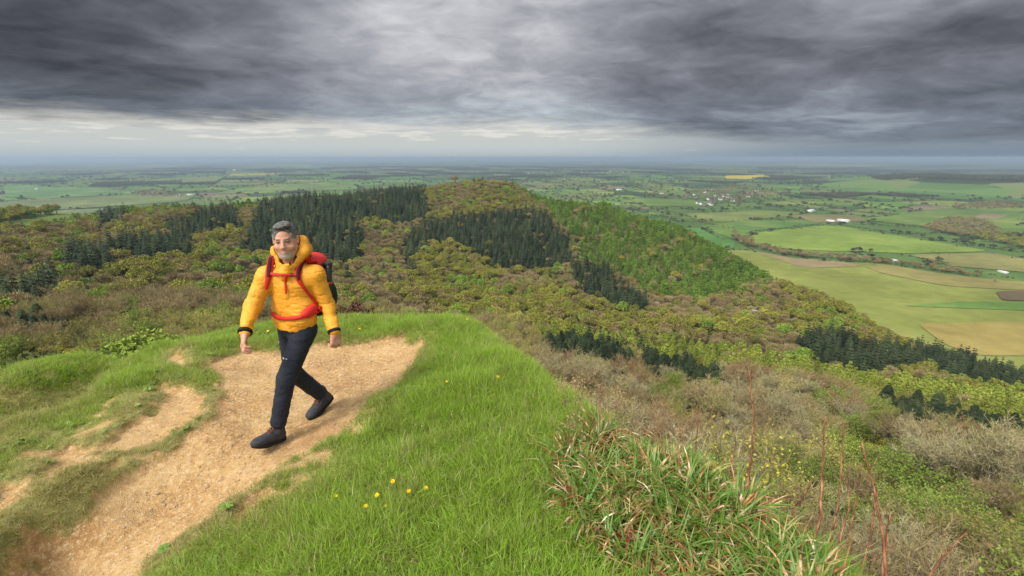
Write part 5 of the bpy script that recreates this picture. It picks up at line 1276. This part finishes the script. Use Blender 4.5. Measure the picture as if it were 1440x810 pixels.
# hood lying behind the head, open towards the face
hood = H(-.040, -.075, -.090); HoM = np.array([side_c, face_c, up])
Jk.ell(hood, HoM, (.120, .100, .080), .03); Jk.cone(H(-.10, -.06, -.02), H(-.115, .01, -.085), .032, .030, .03); Jk.cone(H(-.10, -.06, -.02), H(0, -.13, -.03), .032, .035, .03)
Jk.cone(H(-.115, .01, -.085), neck + face_c * .105 - up * .045, .030, .022, .03); Jk.cone(H(.085, -.03, -.075), neck + face_c * .105 - up * .045 + side_c * .005, .028, .022, .025); Jk.cone(H(.085, -.03, -.075), H(0, -.13, -.05), .028, .035, .03)
FC_ = H(0, .052, -.168)
for s_ in (-1, 1): Jk.cone(FC_ + side_c * s_ * .006, H(s_ * .088, -.02, -.10), .022, .030, .02); Jk.cone(FC_, neck + face_c * .11 - up * .05, .024, .020, .02)
Jk.ell(H(0, .0, -.02), HM, (.088, .112, .125), .012, cut=True); Jk.cone(neck + up * .02, H(0, .012, -.13), .058, .064, .008, cut=True)
def jfold(V):
    f1 = fbm3(V, (11, 11, 6), 15); f2 = fbm3(V, (22, 22, 15), 18, 2); f3 = fbm3(V, 7, 19)
    r = -np.abs(f1) * 2 + .35
    arm = np.zeros(len(V))
    for a, b in ((rel, rwr), (lel, lwr), (rsh, rel), (lsh, lel)):
        ax_ = nrm(b - a); t_ = np.clip(((V - a) @ ax_), 0, np.linalg.norm(b - a)); dd = np.linalg.norm(V - a - t_[:, None] * ax_, axis=1)
        w_ = np.exp(-(dd / .08) ** 4); arm = np.maximum(arm, w_ * 0 + 0)
        r = r + w_ * .55 * np.sin(t_ * 62 + fbm3(V, 8, 22) * 14) * (.4 + f3)
    zb = V[:, 2] - pelvis[2]
    cinch = np.exp(-((zb - .075) / .022) ** 2) * -.010
    zip_ = np.exp(-(((V - chest) @ side_c) / .010) ** 2) * .003
    cr = fbm3(V, (16, 16, 26), 61, 2); return r * .006 + f2 * .007 + f3 * .007 - np.clip(.05 - np.abs(cr), 0, .05) * .10 + cinch + zip_
def m_jacket(t, bs):
    P = t.n('ShaderNodeNewGeometry', out=0); n = t.noise(P, 9, 3); n2 = t.noise(t.vm('MULTIPLY', P, (1., 1., 1.5)), 22, 3, .55, .6)
    t.put(bs.inputs['Base Color'], t.mix(n, (.76, .315, .024), (.86, .385, .036))); bump(t, bs, t.m('ADD', n2, n), .28, .02)
M_jk = mat('yellow_shell_fabric', m_jacket, rough=.55, spec=.3)
jacket = link('jacket', Jk.mesh('jacket', [M_jk], jfold), parent=person); jacket['label'] = 'golden yellow hooded jacket'
M_blk = mat('black_fabric', color=(.012, .012, .013), rough=.7); M_zip = mat('black_plastic', color=(.02, .02, .02), rough=.4, spec=.5)
for c, e in ((rwr, rel), (lwr, lel)):
    m = MB(); v = nrm(c - e); m.tube([c - v * .012, c - v * .004, c + v * .010, c + v * .012], [.046, .049, .045, .032], 20); link('cuff', m.mesh('cuff', True, [M_blk]), parent=person)
def jhit(px, py, S=None, off=0.):
    S = S or Jk; d = np.array([float(v) for v in ray(px, py)]); o = np.array([0, 0, CZ]); s = 2.9
    for _ in range(400):
        P = o + d * s; v = float(S.val(P))
        if v < .0015: break
        s += max(v * .6, .0015) if v < .07 else .02
        if s > 4.3: return None, None
    n = nrm(S.grad(P)); return P + n * off, n
M_shirt = mat('grey_collar', color=(.05, .06, .07), rough=.9)
m = MB(); m.tube([neck - up * .03, neck + up * .004, neck + face_c * .004 + up * .012], [.066, .064, .060], 20); link('shirt_collar', m.mesh('shirt_collar', True, [M_shirt]), parent=person)
# trousers
Tr = SDF([-2.25, 3.0, .02], [-1.2, 4.1, 1.15], .0062)
Tr.loft([pelvis - up * .10, pelvis - up * .02, pelvis + up * .09], [side_h] * 3, [.128, .134, .122], [.100, .105, .10], .03)
for a, b, c in ((rhip, rkn, rank), (lhip, lkn, lank)):
    Tr.cone(a - up * .03, b, .088, .066, .035); Tr.cone(b, c + nrm(b - c) * .055, .066, .058, .03)
def tfold(V):
    r = fbm3(V, (14, 14, 30), 25) * .012 + fbm3(V, (40, 40, 70), 26) * .006
    for k in (lkn, rkn): dd = np.linalg.norm(V - k, axis=1); r += np.exp(-(dd / .09) ** 2) * np.sin(V[:, 2] * 130 + fbm3(V, 12, 28) * 16) * .0016
    for k in (lank, rank): dd = np.linalg.norm(V - k, axis=1); r += np.exp(-(dd / .10) ** 2) * np.sin(V[:, 2] * 110 + fbm3(V, 11, 29) * 20) * .003
    return r
def m_trs(t, bs):
    P = t.n('ShaderNodeNewGeometry', out=0); n = t.noise(P, 14, 4)
    t.put(bs.inputs['Base Color'], t.mix(n, (.012, .015, .024), (.026, .031, .045))); bump(t, bs, t.noise(P, 60, 3), .3, .01)
link('trousers', Tr.mesh('trousers', [mat('dark_trouser_fabric', m_trs, rough=.75, spec=.25)], tfold), parent=person)
# boots
M_boot = mat('boot_leather', lambda t, bs: t.put(bs.inputs['Base Color'], t.mix(t.noise(t.n('ShaderNodeNewGeometry', out=0), 30, 3), (.020, .022, .028), (.075, .075, .085))), rough=.75, spec=.2)
M_sole = mat('boot_sole', color=(.015, .015, .016), rough=.8); M_lace = mat('boot_lace', color=(.22, .08, .035), rough=.8)
def boot(ank, pitch, hdir):
    f = nrm(hdir + up * math.sin(pitch)); s_ = nrm(np.cross(f, up)); u_ = np.cross(s_, f); M_ = np.array([s_, f, u_]); b0 = ank - u_ * .095 * 1.0
    Q = lambda x, y, z: b0 + x * s_ + y * f + z * u_
    S = SDF(ank - .30, ank + .30, .005)
    S.ell(Q(0, -.028, .045), M_, (.037, .045, .045), .02); S.cone(Q(0, -.01, .04), Q(0, .12, .038), .038, .040, .02); S.ell(Q(0, .15, .038), M_, (.046, .062, .034), .02)
    S.cone(Q(0, .0, .08), Q(0, .075, .055), .040, .034, .03); S.cone(Q(0, -.012, .06), Q(0, -.006, .145), .042, .049, .02)
    S.plane_cut(Q(0, 0, .014), -u_)
    bt = link('boot', S.mesh('boot', [M_boot], lambda V: fbm3(V, 40, 33) * .004 - np.clip(.03 - np.abs(fbm3(V, 18, 34, 1)), 0, .03) * .12), parent=person)
    m_ = MB(); ol = []
    for a in np.linspace(0, 2 * math.pi, 30, endpoint=False):
        y = .062 + .143 * math.cos(a); wdt = (.050 if y > .05 else .040) * (1 - .12 * math.exp(-((y - .05) / .03) ** 2)); ol.append((wdt * math.sin(a) * (abs(math.sin(a)) ** -.25 if abs(math.sin(a)) > .01 else 1), y))
    V = [Q(x, y, .020 + max(0, y - .12) * .10) for x, y in ol] + [Q(x * 1.03, y, -.008 + max(0, y - .12) * .22) for x, y in ol] + [Q(0, .06, .02), Q(0, .06, -.008)]
    n = len(ol); i = np.arange(n); j = (i + 1) % n
    m_.add(V, np.stack([i, j, j + n, i + n], 1)); m_.add(V, np.concatenate([np.stack([i, i * 0 + 2 * n, j], 1), np.stack([i + n, j + n, i * 0 + 2 * n + 1], 1)]))
    link('sole', m_.mesh('sole', True, [M_sole]), parent=bt)
    l_ = MB()
    for k in range(6):
        y = .098 - k * .017; z = .080 + k * .0125; l_.tube([Q(-.024, y - .006, z - .012), Q(0, y, z + .006), Q(.024, y + .006, z - .012)], .0032, 5); l_.tube([Q(-.024, y + .006, z - .012), Q(0, y, z + .007), Q(.024, y - .006, z - .012)], .0032, 5)
    link('lace', l_.mesh('lace', True, [M_lace]), parent=bt)
boot(lank, R(13), heading); boot(rank, R(-22), heading)
# ---------------------------------------------------------------- backpack, worn over the jacket
M_red = mat('red_pack_fabric', lambda t, bs: t.put(bs.inputs['Base Color'], t.mix(t.noise(t.n('ShaderNodeNewGeometry', out=0), 20, 3), (.52, .018, .014), (.70, .035, .024))), rough=.6, spec=.3)
M_mesh = mat('dark_strap_mesh', color=(.07, .012, .014), rough=.8)
pk = chest - face_c * .235 - side_c * .035 - up * .05
root = empty('backpack', tuple(pk)); tag(root, "red backpack worn on the walking man's back", 'backpack')
def unroot(o): o.location = -Vector(pk) ; o.parent = root; return o
Pk = SDF(pk - .42, pk + .42, .008); PM = np.array([side_c, face_c, up])
Pk.ell(pk + up * .0, PM, (.140, .105, .22), .0); Pk.cone(pk + up * .12 + side_c * .08 , pk + up * .12 - side_c * .06, .075, .075, .05); Pk.ell(pk - up * .18, PM, (.15, .11, .10), .05)
Pk.ell(pk - side_c * .12 - up * .1, PM, (.07, .08, .12), .04)
unroot(link('pack_body', Pk.mesh('pack_body', [mat('charcoal_pack_fabric', color=(.022, .023, .027), rough=.7)], lambda V: fbm3(V, (14, 14, 22), 35) * .016)))
Ld = SDF(pk - .42, pk + .42, .008); Ld.ell(pk + up * .165 - side_c * .015, PM, (.122, .112, .070), .02); Ld.cone(pk + up * .175 + face_c * .05 + side_c * .05, pk + up * .165 + face_c * .05 - side_c * .10, .045, .050, .04)
unroot(link('lid', Ld.mesh('lid', [M_red], lambda V: fbm3(V, (16, 16, 22), 37) * .016)))
Sp = SDF(pk - .42, pk + .42, .008); Sp.ell(pk - side_c * .115 - up * .09 + face_c * .02, PM, (.045, .07, .13), .02)
unroot(link('side_pocket', Sp.mesh('side_pocket', [M_red], lambda V: fbm3(V, (16, 16, 22), 38) * .012)))
def band(name, px, width, th, m_, off=.006, ext=None, inner=None):
    P = []; N_ = []
    for a, b in px:
        h_, n_ = jhit(a, b)
        if h_ is not None: P.append(h_ + n_ * off); N_.append(n_)
    if len(P) < 2: print('NOHIT', name); return
    P = np.array(P); N_ = np.array(N_)
    if ext is not None: P = np.vstack([np.array(ext), P]) ; N_ = np.vstack([np.repeat(N_[:1] * .3 + up * .7, len(ext), 0), N_])
    k = 6; tt = np.linspace(0, len(P) - 1, (len(P) - 1) * k + 1); K0 = np.arange(len(P)); I = lambda A: np.stack([np.interp(tt, K0, A[:, i]) for i in range(3)], 1)
    P = I(P); N_ = I(N_)
    for _ in range(5): P[1:-1] = P[1:-1] * .5 + (P[:-2] + P[2:]) * .25; N_[1:-1] = N_[1:-1] * .5 + (N_[:-2] + N_[2:]) * .25
    N_ /= np.linalg.norm(N_, axis=1)[:, None]; T_ = np.gradient(P, axis=0); T_ /= np.linalg.norm(T_, axis=1)[:, None]; S_ = np.cross(T_, N_); S_ /= np.linalg.norm(S_, axis=1)[:, None]
    w_ = np.interp(np.linspace(0, 1, len(P)), np.linspace(0, 1, len(width)), width)[:, None] / 2 if np.ndim(width) else width / 2
    ring = [(-1, -.5), (-.8, 1), (.8, 1), (1, -.5)]; V = np.stack([P + S_ * w_ * a + N_ * th * b for a, b in ring], 1); n = len(P)
    i = np.arange(n * 4).reshape(n, 4); j = np.roll(i, -1, 1); f = np.stack([i[:-1], i[1:], j[1:], j[:-1]], -1).reshape(-1, 4); b_ = MB(); b_.add(V.reshape(-1, 3), f); b_.add(V[[0, -1]].reshape(-1, 3), [[0, 1, 2, 3], [7, 6, 5, 4]])
    o = unroot(link(name, b_.mesh(name, False, [m_])))
    if inner:
        a0, a1, wf = inner; s0, s1 = int(a0 * n), int(a1 * n); V = np.stack([P + S_ * w_ * a * wf + N_ * th * b for a, b in ((-1, .9), (-.9, 1.35), (.9, 1.35), (1, .9))], 1)[s0:s1]; n2 = s1 - s0
        i = np.arange(n2 * 4).reshape(n2, 4); f = np.stack([i[:-1, :3], i[1:, :3], i[1:, 1:], i[:-1, 1:]], -1).reshape(-1, 4); b_ = MB(); b_.add(V.reshape(-1, 3), f); q = link('strap_padding', b_.mesh('strap_padding', False, [M_mesh])); q.parent = o
    return o
tl = pk + up * .20
band('shoulder_strap', [(434, 360), (429, 364), (423, 371), (419.5, 380), (419, 389), (421, 396), (426, 403), (432, 411), (439, 419), (445, 427)], [.054, .058, .058, .052, .040, .024, .020, .020], .007, M_red, ext=[lsh + np.array([-.05, .13, .07]), lsh + np.array([-.055, .06, .088])], inner=(.28, .62, .6))
band('shoulder_strap', [(383, 357), (380.5, 363), (379.5, 371), (379, 380), (378, 388), (376, 397), (374, 406)], [.055, .055, .055, .050, .034, .024], .007, M_red, ext=[rsh + np.array([.08, .12, .06]), rsh + np.array([.07, .05, .08])], inner=(.30, .72, .6))
band('sternum_strap', [(381, 385), (388, 386), (396, 386.5), (405, 386.5), (417, 387)], .020, .003, M_red, .011)
band('sternum_buckle', [(407, 386.5), (410, 386.5), (413.5, 386.8)], .026, .007, M_zip, .012)
band('strap_tail', [(402, 387), (401.5, 393), (402, 400), (402.5, 408), (403, 413)], .016, .002, M_red, .009)
band('hip_belt', [(380, 434), (384, 441), (391, 446.5), (402, 448), (415, 447.5), (426, 445), (434, 441)], [.034, .034, .030, .030, .034, .040], .006, M_red, .008)
band('hip_pad', [(424, 444), (431, 441), (437, 437), (443, 434), (448, 431)], [.04, .075, .085, .085, .08], .014, M_red, .008)
bt_ = jhit(462, 385) ; q0 = pk - side_c * .175 + up * .10 + face_c * .04
tp = J(460.5, 372, 3.66); tb = J(460.5, 404, 3.70)
m = MB(); v = nrm(tp - tb); sx = nrm(np.cross(v, [0, 1, 0]))
for k in range(3):
    o2 = sx * .018 * math.cos(k * 2.1) + np.array([0, 1, 0]) * .018 * math.sin(k * 2.1); m.tube([tb + o2 - v * .1, tb + o2, tp + o2 * .95], [.017, .018, .019], 10)
m.tube([tp - v * .01, tp + v * .018], [.036, .034], 12)
trip = link('folded_tripod', m.mesh('folded_tripod', True, [M_zip])); tag(trip, "black folded camera tripod strapped to the side of the red backpack", 'tripod')
m = MB()
for k in range(3): o2 = sx * .02 * math.cos(k * 2.1) + np.array([0, 1, 0]) * .02 * math.sin(k * 2.1); m.tube([tp + o2 - v * .012, tp + o2 - v * .006], [.0165, .0165], 8)
link('collar', m.mesh('collar', True, [mat('bare_metal', color=(.6, .6, .62), rough=.3, Metallic=.9)]), parent=trip)
m = MB(); m.tube([J(457, 398, 3.62), J(462, 399, 3.6), J(466, 398, 3.66)], .010, 6); unroot(link('side_strap', m.mesh('side_strap', True, [M_red])))
# small woven label on the thigh and the drawcord ends
def patch(name, px, py, w_, h_, m_, S, par, tilt=0.):
    P, n = jhit(px, py, S, .004)
    if P is None: return
    a = nrm(np.cross(up, n)); b = np.cross(n, a); a, b = a * math.cos(tilt) + b * math.sin(tilt), b * math.cos(tilt) - a * math.sin(tilt); m = MB(); V = []
    for z in (-.004, .003): V += [P + a * x * w_ / 2 + b * y * h_ / 2 + n * z for y in (-1, 1) for x in (-1, 1)]
    m.add(V, [[0, 2, 3, 1], [4, 5, 7, 6], [0, 1, 5, 4], [2, 6, 7, 3], [0, 4, 6, 2], [1, 3, 7, 5]]); return link(name, m.mesh(name, False, [m_]), parent=par)
M_lb = mat('white_thread', color=(.7, .7, .72), rough=.7)
patch('logo_mark', 399.5, 504, .022, .006, M_lb, Tr, person, -.25); patch('logo_mark', 403.5, 505, .010, .005, M_lb, Tr, person, -.25)
for a, b in ((387, 371), (407.5, 371), (416.5, 361.5)): patch('drawcord_end', a, b, .008, .018, M_blk, Jk, person)
